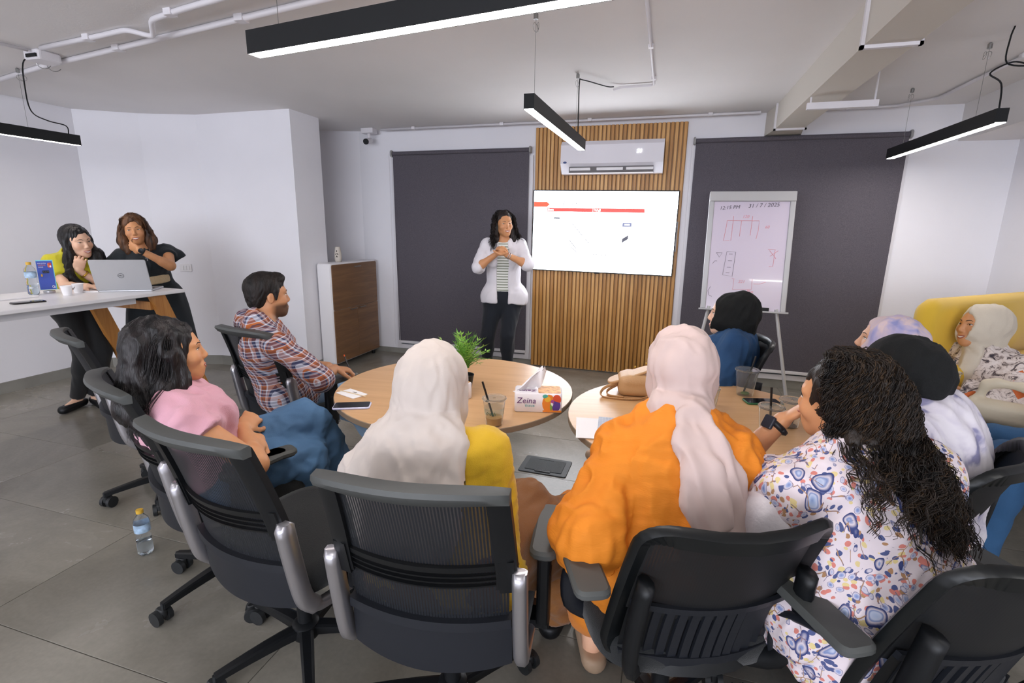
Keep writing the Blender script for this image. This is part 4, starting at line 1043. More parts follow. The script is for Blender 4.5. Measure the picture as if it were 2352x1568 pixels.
def strands(name, roots, paths_fn, n, m, parent, r=.0015, segs=14, sides=3, curl=0., pitch=.03, taper=.3, seed=0, clump=1, jit=.004):
    # many thin tapered tubes joined into one hair object ; paths_fn(i)-> (k,3) polyline
    rg = np.random.default_rng(seed); AV, AF = [], []; base = 0
    for i in range(n):
        gr = np.random.default_rng(seed * 1000 + i // clump) if clump > 1 else rg
        p = paths_fn(i, gr) + (rg.normal(0, jit, 3) if clump > 1 else 0); cu0, cu1, cu2 = gr.random(), gr.random(), gr.random(); t_ = np.linspace(0, 1, len(p)); u = np.linspace(0, 1, segs); p = np.stack([np.interp(u, t_, p[:, j]) for j in range(3)], 1)
        d = np.gradient(p, axis=0); d /= np.maximum(np.linalg.norm(d, axis=1), 1e-9)[:, None]
        a = np.cross(d, V(.3, .9, .2)); a /= np.maximum(np.linalg.norm(a, axis=1), 1e-9)[:, None]; b = np.cross(d, a)
        if curl:
            L = np.linalg.norm(np.diff(p, axis=0), axis=1).sum(); ph = cu0 * 6.28 + u * L / pitch * 2 * pi * (.8 + .4 * cu1) + rg.normal(0, .25); c_ = curl * (.25 + .75 * np.minimum(u * 4, 1)) * (.6 + .8 * cu2)
            p = p + (a * np.cos(ph)[:, None] + b * np.sin(ph)[:, None]) * np.reshape(c_, (-1, 1))
            d = np.gradient(p, axis=0); d /= np.maximum(np.linalg.norm(d, axis=1), 1e-9)[:, None]
            a = np.cross(d, V(.3, .9, .2)); a /= np.maximum(np.linalg.norm(a, axis=1), 1e-9)[:, None]; b = np.cross(d, a)
        rr = (r * (.7 + .6 * rg.random()) * (1 - (1 - taper) * u ** 2))[:, None]
        ring = np.stack([p + (a * math.cos(2 * pi * k / sides) + b * math.sin(2 * pi * k / sides)) * rr for k in range(sides)], 1)
        AV.append(ring.reshape(-1, 3)); i0 = (np.arange(segs - 1)[:, None] * sides + np.arange(sides)[None]); i1 = (np.arange(segs - 1)[:, None] * sides + (np.arange(sides)[None] + 1) % sides)
        AF.append(np.stack([i0, i1, i1 + sides, i0 + sides], 2).reshape(-1, 4) + base); base += segs * sides
    P, Q = np.concatenate(AV), np.concatenate(AF)
    o = link(name, npmesh(name, P, Q, m), parent, kind='stuff'); o.matrix_parent_inverse = Matrix.Translation(-Vector(parent.location)); return o
def hairmat(name, c1, c2, rough=.45):
    if name in MATS: return MATS[name]
    t = NT(name); no = t.n('ShaderNodeTexNoise', Scale=30., Detail=4.); t.l(t.co('Object', (1, 1, .2)), no.inputs['Vector'])
    t.l(t.ramp(no.outputs[0], [(.35, c1), (.65, c2)]), t.b.inputs['Base Color']); t.b.inputs['Roughness'].default_value = rough; t.b.inputs['Specular IOR Level'].default_value = .35
    n2 = t.n('ShaderNodeTexNoise', Scale=260., Detail=2.); t.l(t.co('Object', (1, 1, .08)), n2.inputs['Vector']); t.bump(n2.outputs[0], .6, .004)
    MATS[name] = t.m; return t.m
def fabric(name, col, rough=.85, bump=.25, scale=350, var=.05, sheen=.15, stretch=(1, 1, 1)):
    return mat(name, col, rough, bump=bump, bscale=scale, var=var, vscale=7, sheen=sheen, stretch=stretch)
# ================================================================ THE PEOPLE
Rr = math.radians
def M3(a, b=None):  # orthonormal matrix with first column a
    a = nrm(a); b = nrm(np.cross(a, (0, 0, 1) if abs(a[2]) < .9 else (1, 0, 0))); return np.stack([a, b, np.cross(a, b)], 1)
DN = ((0, 0, 1), .0035, 9)
# ---- presenter -------------------------------------------------------------
def presenter():
    J = person('person in open white shirt and striped top, hands clasped, standing before the blind', (-1.495, 4.68, 1.545), Rr(-52), (-1.51, 4.72, 1.405), (-1.51, 4.76, .83), Rr(-72), hpitch=.02, hroll=.05,
               skin='warm', sw=.155, build=1.05, smile=.9, lg=.92,
               arms_=[((-1.505, 4.49, 1.27), (-.8, -.1, -.7)), ((-1.405, 4.49, 1.265), (.8, -.1, -.7))],
               legs=[((-1.68, 4.74, .08), (0, -1, .1), Rr(-100)), ((-1.44, 4.68, .08), (0, -1, .1), Rr(-70))],
               hands=((V(.62, -.1, .55), V(.5, .3, -.35), dict(curl=(.9, .8, .5), flip=1)), (V(-.45, -.1, .6), V(-.5, .3, -.3), dict(curl=(.9, .8, .5)))), finehands=True, upl=.27, fol=.225)
    R = J.root
    cloth('trousers', pants_sdf(J, .006, .97), fabric('navy_denim', '161c26', .85), R, .0095, [((0, 0, 1), .003, 14)], 3)
    # striped top
    t = NT('striped_cotton'); sp = t.n('ShaderNodeSeparateXYZ'); t.l(t.co('Object'), sp.inputs[0])
    a = t.n('ShaderNodeMath', _operation='MULTIPLY'); a.inputs[1].default_value = 2 * pi / .026; t.l(sp.outputs[2], a.inputs[0])
    b = t.n('ShaderNodeMath', _operation='SINE'); t.l(a.outputs[0], b.inputs[0])
    t.l(t.ramp(b.outputs[0], [(.42, 'e7e8e2'), (.5, '7d8472')]), t.b.inputs['Base Color']); t.b.inputs['Roughness'].default_value = .85
    s = top_sdf(J, .006, .2, (V(0, 0, .9), (0, 0, -1)), .075); cloth('striped_top', s, t.m, R, .008, seed=4)
    # open white shirt: wide body, carved open down the front
    s = top_sdf(J, .013, 1.12, (V(-1.51, 4.7, .775), (0, -.15, -1)), .07, loose=.006, skirt=.35, cuff=.008)
    L_ = -J.Rb
    for z in np.linspace(.72, 1.36, 9):
        w_ = .052 + .0 * z; s.box(V(-1.475, 4.60, z) + J.Fb * .06, (.055 if z < 1.3 else .045, .14, .05), np.stack([J.Rb, J.Fb, V(0, 0, 1)], 1), k=.006, rad=.01, op=1)
    cloth('white_shirt', s, fabric('white_linen', 'e6e2e8', .8), R, .008, [((.1, 0, 1), .006, 9), ((.6, 0, 1), .003, 20)], 5)
    # hair
    mh = hairmat('curly_black_hair', '0f0c0c', '2a201d'); H, hp = J.H, J.hp
    g = SDF(.03).ell(hp(0, -.03, .045), (.088, .1, .085), H).cone(hp(0, -.06, .0), hp(0, -.075, -.12), .075, .08).cone(hp(.08, -.02, .0), hp(.095, .0, -.14), .03, .035).cone(hp(-.075, -.01, .0), hp(-.085, .02, -.15), .028, .034)
    g.ell(hp(0, .125, -.012), V(.062, .1, .1), H, k=.01, op=1)
    cloth('hair', g, mh, R, .007, [((0, 0, 1), .006, 40)], 2)
    def path(i, rg):
        s_ = rg.choice((-1, 1)); a = rg.uniform(-.3, 1.5); x = s_ * .085 * math.cos(a * .9); y = -.09 * math.sin(max(a, 0)) + .02
        p0 = hp(x * .5, -.02, .12); p1 = hp(x * 1.15, y * .8, .06); p2 = hp(x * 1.4, y, -.05); e = rg.uniform(-.27, -.13); p3 = hp(x * 1.6 + rg.uniform(-.04, .04), y + rg.uniform(-.03, .07), e)
        return np.stack([p0, p1, p2, p3])
    strands('curls', None, path, 700, mh, R, .002, 60, 3, .0075, .05, .4, 5, clump=5, jit=.006)
    for i in (0, 1): shoe(J, i, M_black)
    wl = J.wr[1]; d = nrm(J.wr[1] - J.el[1])
    for k, q in enumerate((-.012, -.03)):
        c = wl + d * q; M = M3(d); MB().tube([Vector(c + (M[:, 1] * math.cos(a) + M[:, 2] * math.sin(a)) * .03 - J.root.location) for a in np.linspace(0, 2 * pi, 20)], .0035, 6).obj('bracelet', M_silver, R)
presenter()
def hijab(J, m, sdf=None, open_=(.056, .12, .083), neckr=.078, h=.006, folds=(), seed=0, top=1., back=.0, cheek=1., post=None):
    H, hp = J.H, J.hp
    g = SDF(.03) if sdf is None else sdf
    g.ell(hp(0, -.018 - back, .032), V(.087, .106 + back, .091 * top), H).ell(hp(0, .014, -.03), V(.077 * cheek, .096, .095), H, k=.02)
    g.cone(hp(0, -.02, -.06), J.neck + J.up * .0, neckr, neckr * .95, k=.04)
    if open_: g.ell(hp(0, .135, -.004), V(open_), H, k=.006, op=1)
    return cloth('headscarf', g, m, J.root, h, folds, seed)
def bp(J, x, dn, f=0.): return J.neck + J.Rb * x - J.up * dn + J.Fb * f
def back_drape(g, J, body, x0, x1, d0, d1, r=.032, step=.034, off=.006, flat=.4):
    # cloth lying on the back between the curves x0(dn) and x1(dn)
    P_, D_ = [], []
    for dn in np.arange(d0, d1 + 1e-6, step):
        a, b = x0(dn), x1(dn); n = max(1, int((b - a) / step) + 1)
        for x in np.linspace(a, b, n + 1): P_.append(bp(J, x * .92, dn)); D_.append(-J.Fb + J.Rb * x * 2.5 + J.up * max(0, .6 - dn * 6))
    return g.drape(body, P_, [nrm(d) for d in D_], r, off, k=.03, flat=flat)
def ring_on(J, name, i, t, r, m, th=.004, **k):
    c = lerp(J.el[i], J.wr[i], t); d = nrm(J.wr[i] - J.el[i]); M = M3(d)
    return MB().tube([Vector(c + (M[:, 1] * math.cos(a) + M[:, 2] * math.sin(a)) * r - V(J.root.location)) for a in np.linspace(0, 2 * pi, 22)], th, 6, **k).obj(name, m, J.root, smooth=True)
def on_loc(J, p): return Vector(V(p) - V(J.root.location))
jeans = lambda n, c, v=.12: mat(n, c, .85, bump=.2, bscale=500, var=v, vscale=9)
# ---- man in plaid ----------------------------------------------------------
def man():
    J = person('bearded man in plaid shirt and light jeans, seated with a pen in hand', (-2.02, 2.18, 1.135), Rr(60), (-2.035, 2.12, .99), (-2.06, 2.27, .57), Rr(66), skin='tan', sw=.19, build=1.1, hs=1.02, male=True, beard=1, brow='15100e',
               arms_=[((-1.74, 2.33, .715), (.9, -.5, -.5)), ((-1.95, 2.43, .70), (-.9, -.2, -.6))],
               legs=[((-1.83, 2.82, .09), (.2, .3, 1), Rr(50)), ((-1.66, 3.0, .09), (.2, .2, 1), Rr(65))], pyaw=Rr(55),
               hands=((V(.62, .72, -.25), V(.2, .3, -.9), dict(curl=(.6, .8, .5))), (V(.75, .25, -.1), V(0, 0, -1), dict(curl=(.5, .6, .4)))), finehands=True, smile=0)
    R = J.root
    cloth('jeans', pants_sdf(J, .01, .95, .006), jeans('light_denim', '8ba6c2'), R, .0095, [((0, 0, 1), .004, 14)], 3)
    t = NT('plaid_cotton'); sp = t.n('ShaderNodeSeparateXYZ'); t.l(t.co('Object', rot=(0, 0, Rr(-66))), sp.inputs[0])
    def stripes(out, f, stops):
        a = t.n('ShaderNodeMath', _operation='MULTIPLY'); a.inputs[1].default_value = 1 / f; t.l(out, a.inputs[0])
        b = t.n('ShaderNodeMath', _operation='FRACT'); t.l(a.outputs[0], b.inputs[0]); return t.ramp(b.outputs[0], stops, 'CONSTANT')
    ad = t.n('ShaderNodeMath', _operation='ADD'); t.l(sp.outputs[0], ad.inputs[0]); t.l(sp.outputs[1], ad.inputs[1])
    zz = t.n('ShaderNodeMath', _operation='MULTIPLY_ADD'); t.l(sp.outputs[0], zz.inputs[0]); zz.inputs[1].default_value = -.35; t.l(sp.outputs[2], zz.inputs[2])
    st = [(0, 'c9cbd8'), (.2, '2b3150'), (.36, 'b98f86'), (.5, 'd9d9e2'), (.56, '8a4a2c'), (.8, '2b3150'), (.9, 'c06a2e')]
    c1 = stripes(ad.outputs[0], .062, st); c2 = stripes(zz.outputs[0], .06, [(0, '3a3c5a'), (.18, 'd0d2dd'), (.26, '7f4228'), (.48, 'b3622c'), (.62, 'd5d6df'), (.68, '30345a'), (.86, 'a9a9b8')])
    t.l(t.mix(.5, c1, c2), t.b.inputs['Base Color']); t.b.inputs['Roughness'].default_value = .85
    s = top_sdf(J, .013, 1.12, (J.pel - V(0, 0, .07), (0, 0, -1)), 0, skirt=.25, bust=0, cuff=.008)
    s.cone(J.neck - J.up * .02, J.neck + J.up * .03, .072, .066, k=.01); s.ell(J.neck + J.up * .045 + J.Fb * .035, .05, k=.006, op=1)
    cloth('plaid_shirt', s, t.m, R, .008, [((.4, 0, 1), .005, 11), ((.2, .4, 1), .002, 24)], 5)
    H, hp = J.H, J.hp
    g = SDF(.02).ell(hp(0, -.018, .042), V(.0815, .1, .084), H).ell(hp(0, -.055, -.01), V(.066, .052, .068), H).ell(hp(0, .05, .088), V(.056, .04, .03), H)
    for s_ in (1, -1): g.cone(hp(s_ * .071, .022, .03), hp(s_ * .0725, .018, -.02), .012, .006, k=.01)
    g.ell(hp(0, .105, .005), V(.066, .052, .06), H, k=.008, op=1)
    cloth('hair', g, hairmat('short_black_hair', '0d0a0a', '1f1714', .6), R, .005, [((.2, .3, 1), .003, 70)], 2)
    for i in (0, 1): shoe(J, i, mat('navy_shoe', '1b1f2b', .8))
    p = on_loc(J, J.wr[0] + V(.05, .06, -.01)); MB().tube([p + Vector((-.03, .01, .065)), p + Vector((.01, -.0, -.02))], .0035, 6).obj('pen', mat('pen_body', '20222a', .4), R)
    MB().tube([p + Vector((-.03, .01, .065)), p + Vector((-.033, .011, .075))], .0042, 6).obj('pen_cap', mat('pen_orange', 'e0622e', .4), R)
man()
# ---- woman in pink ----------------------------------------------------------
def pink():
    J = person('woman with long black hair, pink top and blue jeans, legs crossed', (-1.685, 1.33, 1.05), Rr(52), (-1.70, 1.275, .895), (-1.64, 1.43, .56), Rr(66), hpitch=.05, skin='warm', sw=.165, build=1.05, smile=.6,
               ov=(((-1.40, 1.64, .53), (-1.46, 1.74, .66)), ((-1.55, 1.83, .1), (-1.36, 1.88, .30))), arms_=[((-1.53, 1.46, .72), (1, -.25, -.5)), ((-1.45, 1.45, .69), (-.6, .6, -1))],
               legs=[((-1.66, 1.98, .1), (.8, .1, .8), Rr(60)), ((-1.34, 1.88, .30), (.2, .5, 1), Rr(40))], pyaw=Rr(52), lg=.96,
               hands=((V(-.2, .8, .25), V(-.5, -.2, -.7), dict(curl=(.7, .6, .4))), (V(.5, -.8, .0), V(-.3, -.3, -.8), dict(curl=(.8, .7, .5)))), finehands=True)
    R = J.root
    cloth('jeans', pants_sdf(J, .012, .95, .012), jeans('mid_denim', '4f7398'), R, .008, [((.3, .3, .6), .009, 13), ((1, 0, .3), .004, 24)], 3)
    s = top_sdf(J, .019, .3, (J.pel + J.up * .06, -J.up), .066, cuff=.008)
    cloth('pink_top', s, fabric('pink_crepe', 'd9a3b2', .75), R, .0075, [((.3, .1, 1), .010, 10), ((.7, .2, .4), .004, 24)], 8)
    H, hp = J.H, J.hp; mh = hairmat('long_black_hair', '0b0a0c', '221c1d', .42); nk = J.neck
    g = SDF(.03).ell(hp(0, -.03, .04), V(.088, .105, .09), H).cone(hp(0, -.05, .02), hp(.0, -.075, -.10), .088, .088)
    g.cone(hp(0, -.07, -.1), nk + V(-.02, -.06, -.02), .088, .07).cone(nk + V(-.01, -.06, -.03), nk + V(.05, -.085, -.08), .055, .03)
    g.cone(hp(.07, .0, .0), hp(.07, .01, -.1), .025, .03).cone(hp(.06, -.03, -.1), nk + J.Rb * .09 + V(.0, 0, -.01), .045, .035)
    g.ell(hp(0, .125, -.015), V(.07, .1, .097), H, k=.01, op=1)
    cloth('hair', g, mh, R, .006, [((.1, .1, 1), .010, 22), ((.1, .1, 1), .003, 70)], 2)
    def path(i, rg):
        a = rg.uniform(-2.6, .1); x, y = math.cos(a), math.sin(a)
        p0 = hp(x * .03, -.0, .112); p1 = hp(x * .088, y * .1 - .015, .05); p2 = hp(x * .098, y * .11 - .03, -.08)
        e = nk + V(.03, -.08, -.05) + V(rg.uniform(-.05, .06), rg.uniform(-.05, .03), rg.uniform(-.07, .03)); return np.stack([p0, p1, p2, e])
    strands('hair_locks', None, path, 600, mh, R, .0016, 30, 3, .006, .16, .3, 6, clump=6, jit=.005)
    for i in (0, 1): shoe(J, i, M_black, low=True)
    ring_on(J, 'bracelet', 1, .92, .029, M_black, .005)
pink()
# ---- woman in yellow blouse with cream headscarf ----------------------------------
def cream():
    J = person('woman with cream headscarf and yellow blouse, seen from behind, seated centre', (-.60, 1.245, 1.06), Rr(92), (-.605, 1.165, .925), (-.53, 1.15, .57), Rr(97), skin='light', sw=.168, build=1.06,
               ears=False, arms_=[((-.52, 1.44, .66), (.35, -.5, -1)), ((-.74, 1.46, .70), (-.35, -.5, -1))],
               legs=[((-.3, 1.62, .09), (.4, .2, 1), Rr(80)), ((-.75, 1.65, .09), (0, .2, 1), Rr(95))], fineh=False)
    R = J.root
    s = top_sdf(J, .014, 1.5, None, .05, cuff=.012); s.cone(J.sh[0], lerp(J.sh[0], J.el[0], .8), .058, .06, k=.03)
    cloth('yellow_blouse', s, fabric('yellow_linen', 'd6ab1f', .8), R, .007, [((.2, 0, 1), .010, 9), ((.1, 0, 1), .005, 20), ((1, 0, .2), .003, 40)], 9)
    g = SDF(.04)
    for i in (0, 1): g.cone(J.hip[i], J.kn[i], .12, .1); g.cone(J.kn[i], J.an[i] + V(0, 0, .1), .1, .12)
    g.cone(J.hip[0], J.hip[1], .13); g.plane(J.pel + V(0, 0, .1), (0, 0, 1)); g.cone((-.45, 1.2, .57), (-.385, 1.45, .585), .11, .1)
    cloth('brown_skirt', g, fabric('brown_twill', '7d4f22', .8), R, .009, [((.2, 1, .2), .012, 9), ((.2, 1, .2), .004, 30)], 4)
    hp = J.hp; U = J.up; nk = J.neck; L = -J.Rb; Bk = -J.Fb
    m = fabric('cream_chiffon', 'c8bcb4', .75, bump=.06, scale=900)
    g = SDF(.035); g.cone(hp(0, -.05, -.02), hp(0, -.055, -.085), .08, .07, k=.04)
    g.cone(hp(0, -.05, -.08), nk + U * .02 + Bk * .02, .07, .072, k=.04)
    g.cone(nk + U * .0 - J.Rb * .05, nk + U * .005 + J.Rb * .05, .06, .056, k=.03)
    back_drape(g, J, s, lambda d: -.06 - min(.125, d * 1.6 + .02), lambda d: .085 - max(0, d - .05) * .35, -.01, .27)
    hijab(J, m, g, folds=[((.3, 0, 1), .009, 8), ((-.55, .1, .8), .005, 16), ((.2, 0, 1), .003, 34)], seed=3, back=.006, top=1.04, cheek=1.03)
    for i in (0, 1): shoe(J, i, M_black, low=True)
cream()
# ---- woman in orange --------------------------------------------------------------
def orange():
    J = person('woman with pale pink headscarf and loose orange shirt, seen from behind', (.075, 1.53, 1.105), Rr(90), (.08, 1.425, .98), (.085, 1.30, .57), Rr(92), skin='light', sw=.152, build=1.06, drop=.095, hroll=-.04,
               ears=False, arms_=[((.25, 1.62, .72), (.15, -.4, -1)), ((-.045, 1.43, .64), (-.3, -.8, -1))],
               legs=[((.12, 1.62, .09), (.2, .2, 1), Rr(90)), ((-.14, 1.52, .09), (-.2, .2, 1), Rr(110))], fineh=False)
    R = J.root; U = J.up; Bk = -J.Fb; L = -J.Rb; nk = J.neck
    s = top_sdf(J, .018, 1.35, (J.pel - V(0, 0, .08), (0, 0, -1)), .04, collar=-.03, loose=.0, skirt=.3, cuff=.018)
    s.cone(nk - U * .12 + Bk * .02, nk - U * .28 + Bk * .03, .1, .115, k=.05, flat=(J.Fb, .7))
    s.cone(J.sh[1] - U * .02, J.el[1], .052, .076, k=.035); s.cone(J.el[1], lerp(J.el[1], J.wr[1], .3), .078, .066, k=.03)
    cloth('orange_shirt', s, mat('orange_gauze', 'dd821f', .8, bump=.16, bscale=160, stretch=(.4, .4, 2.), var=.05, vscale=6), R, .007, [((.15, 0, 1), .014, 7), ((.08, 0, 1), .009, 20), ((1, 0, .15), .004, 24)], 12)
    g = SDF(.04)
    for i in (0, 1): g.cone(J.hip[i], J.kn[i], .105, .08); g.cone(J.kn[i], J.an[i] + V(0, 0, .12), .08, .085)
    g.plane(J.pel + V(0, 0, .06), (0, 0, 1)); cloth('orange_trousers', g, fabric('orange_crepe', 'cf7818', .8), R, .010, [((.2, 1, .3), .009, 9)], 4)
    for i in (0, 1): shoe(J, i, mat('beige_leather', 'b69a80', .6), low=True)
    hp = J.hp; m = fabric('blush_chiffon', 'c9b2ac', .75, bump=.06, scale=900)
    g = SDF(.035); g.cone(hp(0, -.05, .01), hp(0, -.045, -.05), .085, .07, k=.05)
    g.cone(hp(0, -.03, -.09), nk + U * .01, .062, .058, k=.03)
    g.cone(nk + U * .03 + Bk * .045 - J.Rb * .055, nk + U * .03 + Bk * .06 + J.Rb * .03, .024, .032, k=.02)
    g.cone(nk + U * .035 - J.Rb * .06 + Bk * .02, nk + U * .01 - J.Rb * .09 + Bk * .02, .022, .012, k=.02)
    for pts, rr, of in (([(.0, .0), (.012, .06), (.03, .13), (.045, .2), (.055, .235)], [.026, .034, .045, .052, .05], .024), ([(.03, .0), (.06, .07), (.09, .15), (.115, .23), (.125, .3)], [.026, .036, .042, .046, .042], .015)):
        D_ = [nrm(Bk + J.Rb * x * 2 + U * .1) for x, d in pts]
        Q_ = [s.surf(bp(J, x, d), dd) + dd * of for (x, d), dd in zip(pts, D_)]
        for i in range(1, len(Q_)): g.cone(Q_[i - 1], Q_[i], rr[i - 1], rr[i], k=.012, flat=(D_[i], .35))
        g.plane(Q_[-1] - U * .012 , -U - J.Rb * .2) if of < .02 else None
    hijab(J, m, g, folds=[((-.35, 0, 1), .010, 11), ((-.3, .1, 1), .005, 24)], seed=6, neckr=.084, back=.004, cheek=1.)
orange()
# ---- curly-haired woman in paisley --------------------------------------------------
def paisley_mat(name, base, seed=0.):
    t = NT(name); co = t.co('Object'); nz = t.n('ShaderNodeTexNoise', Scale=9., Detail=2.); t.l(co, nz.inputs['Vector'])
    ad = t.n('ShaderNodeMix'); ad.data_type = 'VECTOR'; ad.inputs[0].default_value = .07; t.l(co, ad.inputs[4]); t.l(nz.outputs['Color'], ad.inputs[5])
    co2 = t.n('ShaderNodeMapping'); co2.inputs['Scale'].default_value = (1, 1, .55); co2.inputs['Rotation'].default_value = (.5, .7, .2); t.l(ad.outputs[1], co2.inputs[0])
    def cells(sc, vec, stops, keep, interp='LINEAR'):
        v = t.n('ShaderNodeTexVoronoi', Scale=sc); t.l(vec, v.inputs['Vector']); r = t.ramp(v.outputs['Distance'], stops, interp)
        q = t.n('ShaderNodeSeparateColor'); t.l(v.outputs['Color'], q.inputs[0]); g = t.n('ShaderNodeMath', _operation='GREATER_THAN'); g.inputs[1].default_value = keep; t.l(q.outputs[0], g.inputs[0])
        m = t.n('ShaderNodeMath', _operation='LESS_THAN'); m.inputs[1].default_value = stops[-1][0]; t.l(v.outputs['Distance'], m.inputs[0])
        h_ = t.n('ShaderNodeMath', _operation='MULTIPLY'); t.l(g.outputs[0], h_.inputs[0]); t.l(m.outputs[0], h_.inputs[1]); return r, h_.outputs[0], v
    r1, m1, _ = cells(21., co2.outputs[0], [(0, '7c90bd'), (.1, 'a3b2d2'), (.17, 'bcc3d8'), (.21, '7587b5'), (.25, 'cfc4cb'), (.31, '39457a'), (.35, '2a3366')], .25)
    r2, m2, _ = cells(46., ad.outputs[1], [(0, '5e6fa8'), (.2, '9aa6cc'), (.3, 'cfc6d0'), (.38, '4a5588')], .45)
    v2 = t.n('ShaderNodeTexVoronoi', Scale=80.); t.l(ad.outputs[1], v2.inputs['Vector'])
    dots = t.ramp(v2.outputs['Color'], [(.0, 'dccfd5'), (.35, 'dacdd3'), (.46, 'cf7d72'), (.58, 'd9c58c'), (.68, '4a5482'), (.8, 'a97f5c'), (.9, 'd9cfd3')], 'CONSTANT')
    dm = t.n('ShaderNodeMath', _operation='LESS_THAN'); dm.inputs[1].default_value = .5; t.l(v2.outputs['Distance'], dm.inputs[0])
    c = t.mix(dm.outputs[0], 'dccfd4', dots); c = t.mix(m2, c, r2); c = t.mix(m1, c, r1)
    v3 = t.n('ShaderNodeTexVoronoi', Scale=30.); v3.feature = 'DISTANCE_TO_EDGE'; t.l(co2.outputs[0], v3.inputs['Vector'])
    e = t.n('ShaderNodeMath', _operation='LESS_THAN'); e.inputs[1].default_value = .022; t.l(v3.outputs[0], e.inputs[0])
    n3 = t.n('ShaderNodeTexNoise', Scale=26.); t.l(co, n3.inputs['Vector']); e2 = t.n('ShaderNodeMath', _operation='GREATER_THAN'); e2.inputs[1].default_value = .52; t.l(n3.outputs[0], e2.inputs[0])
    em_ = t.n('ShaderNodeMath', _operation='MULTIPLY'); t.l(e.outputs[0], em_.inputs[0]); t.l(e2.outputs[0], em_.inputs[1])
    t.l(t.mix(em_.outputs[0], c, t.ramp(n3.outputs[0], [(.5, '5a6192'), (.62, 'a8805a')])), t.b.inputs['Base Color']); t.b.inputs['Roughness'].default_value = .8; return t.m
def curly():
    J = person('woman with long curly dark hair and paisley blouse, chin on hand, back to camera', (.475, 1.455, 1.075), Rr(138), (.50, 1.375, .945), (.57, 1.33, .57), Rr(112), hpitch=-.08, skin='warm', sw=.17, build=1.15, hroll=-.1,
               arms_=[((.56, 1.62, .80), (.6, .3, -1)), ((.375, 1.585, .955), (-.7, -.25, -.8))],
               legs=[((.62, 1.82, .09), (.3, .2, 1), Rr(95)), ((.25, 1.72, .09), (-.2, .2, 1), Rr(120))], pyaw=Rr(115), finehands=True,
               hands=((V(-.3, .1, .8), V(-.5, -.6, 0), dict(curl=(.6, .6, .5))), (V(.65, -.1, .6), V(.8, -.2, -.4), dict(curl=(1., .9, .6)))))
    R = J.root; nk = J.neck; U = J.up; Bk = -J.Fb
    cloth('jeans', pants_sdf(J, .012, .95, .006), jeans('bright_denim', '2f6aa8'), R, .0095, [((0, .5, 1), .004, 14)], 3)
    s = top_sdf(J, .02, 1.28, (J.pel - V(0, 0, .12), (0, 0, -1)), .05, loose=.03, skirt=.3, cuff=.02)
    s.cone(nk - U * .12 + Bk * .03, nk - U * .3 + Bk * .05, .1, .12, k=.05, flat=(J.Fb, .7)); s.cone(J.sh[1], J.el[1], .058, .062, k=.03)
    cloth('paisley_blouse', s, paisley_mat('paisley_cotton', 0), R, .007, [((.3, 0, 1), .011, 8), ((.5, 0, 1), .006, 18)], 14)
    H, hp = J.H, J.hp; mh = hairmat('dark_curly_hair', '0f0c0b', '2a2019', .5)
    Rt = J.Rb
    tail = nk + Rt * .1 + Bk * .1 - U * .13
    g = SDF(.04).ell(hp(0, -.03, .032), V(.086, .105, .088), H).cone(hp(0, -.05, .0), hp(0, -.05, -.09), .08, .062).cone(nk + Bk * .03 + U * .05, nk + Rt * .06 + Bk * .06 - U * .05, .045, .036).cone(nk + Rt * .06 + Bk * .06 - U * .05, tail, .036, .02)
    g.ell(hp(0, .13, -.02), V(.08, .1, .105), H, k=.014, op=1)
    cloth('hair', g, mh, R, .007, [((.2, 0, 1), .010, 30), ((0, 0, 1), .005, 70)], 2)
    def path(i, rg):
        a = rg.uniform(-3.25, .2); x, y = math.cos(a), math.sin(a); k = rg.random()
        p0 = hp(x * .02, .03 - .06 * k, .124); pm = hp(x * .075, y * .09 - .01, .108); p1 = hp(x * .094, y * .132 - .015, .04); p2 = hp(x * .105, y * .135 - .03, -.06)
        if k < .2: e = nk - Rt * rg.uniform(.04, .11) + J.Fb * rg.uniform(-.06, .03) - U * rg.uniform(-.03, .08)
        elif k < .4: e = nk + Rt * (x * .09 - .02) - U * rg.uniform(.0, .12); e = s.surf(e, Bk) + Bk * rg.uniform(.03, .07)
        else:
            dn = rg.uniform(.0, .22) if k < .85 else rg.uniform(.1, .2); sp_ = (x * .09 + .03) if k < .85 else -.0
            e = nk + Rt * (sp_ + dn * .27 + rg.uniform(-.02, .03)) - U * dn; e = s.surf(e, nrm(Bk + Rt * .2)) + Bk * rg.uniform(.012, .045)
        m_ = lerp(p2, e, .5); m_ = m_ + Bk * (.05 if .2 <= k < .4 else .03)
        return np.stack([p0, pm, p1, p2, m_, e])
    strands('curls', None, path, 1400, mh, R, .0014, 120, 3, .0062, .05, .5, 7, clump=7, jit=.0045)
    strands('fine_curls', None, path, 300, hairmat('brown_curl_tips', '211813', '46331f', .5), R, .0011, 96, 3, .008, .036, .5, 17, clump=3, jit=.006)
    for i in (0, 1): shoe(J, i, M_black, low=True)
    c = lerp(J.el[1], J.wr[1], .9); M = M3(nrm(J.wr[1] - J.el[1]))
    ring_on(J, 'watch_strap', 1, .9, .0285, mat('watch_black', '1b1d22', .5), .0095)
    q = c + nrm(V(-.7, -.5, .45)) * .036; MB().rbox(-.02, .02, -.018, .018, -.006, .006, r=.006, T=Matrix.Translation(on_loc(J, q)) @ Vector((-.7, -.5, .45)).to_track_quat('Z', 'X').to_matrix().to_4x4()).obj('watch_case', mat('watch_face', '2c2f38', .15), R)
curly()
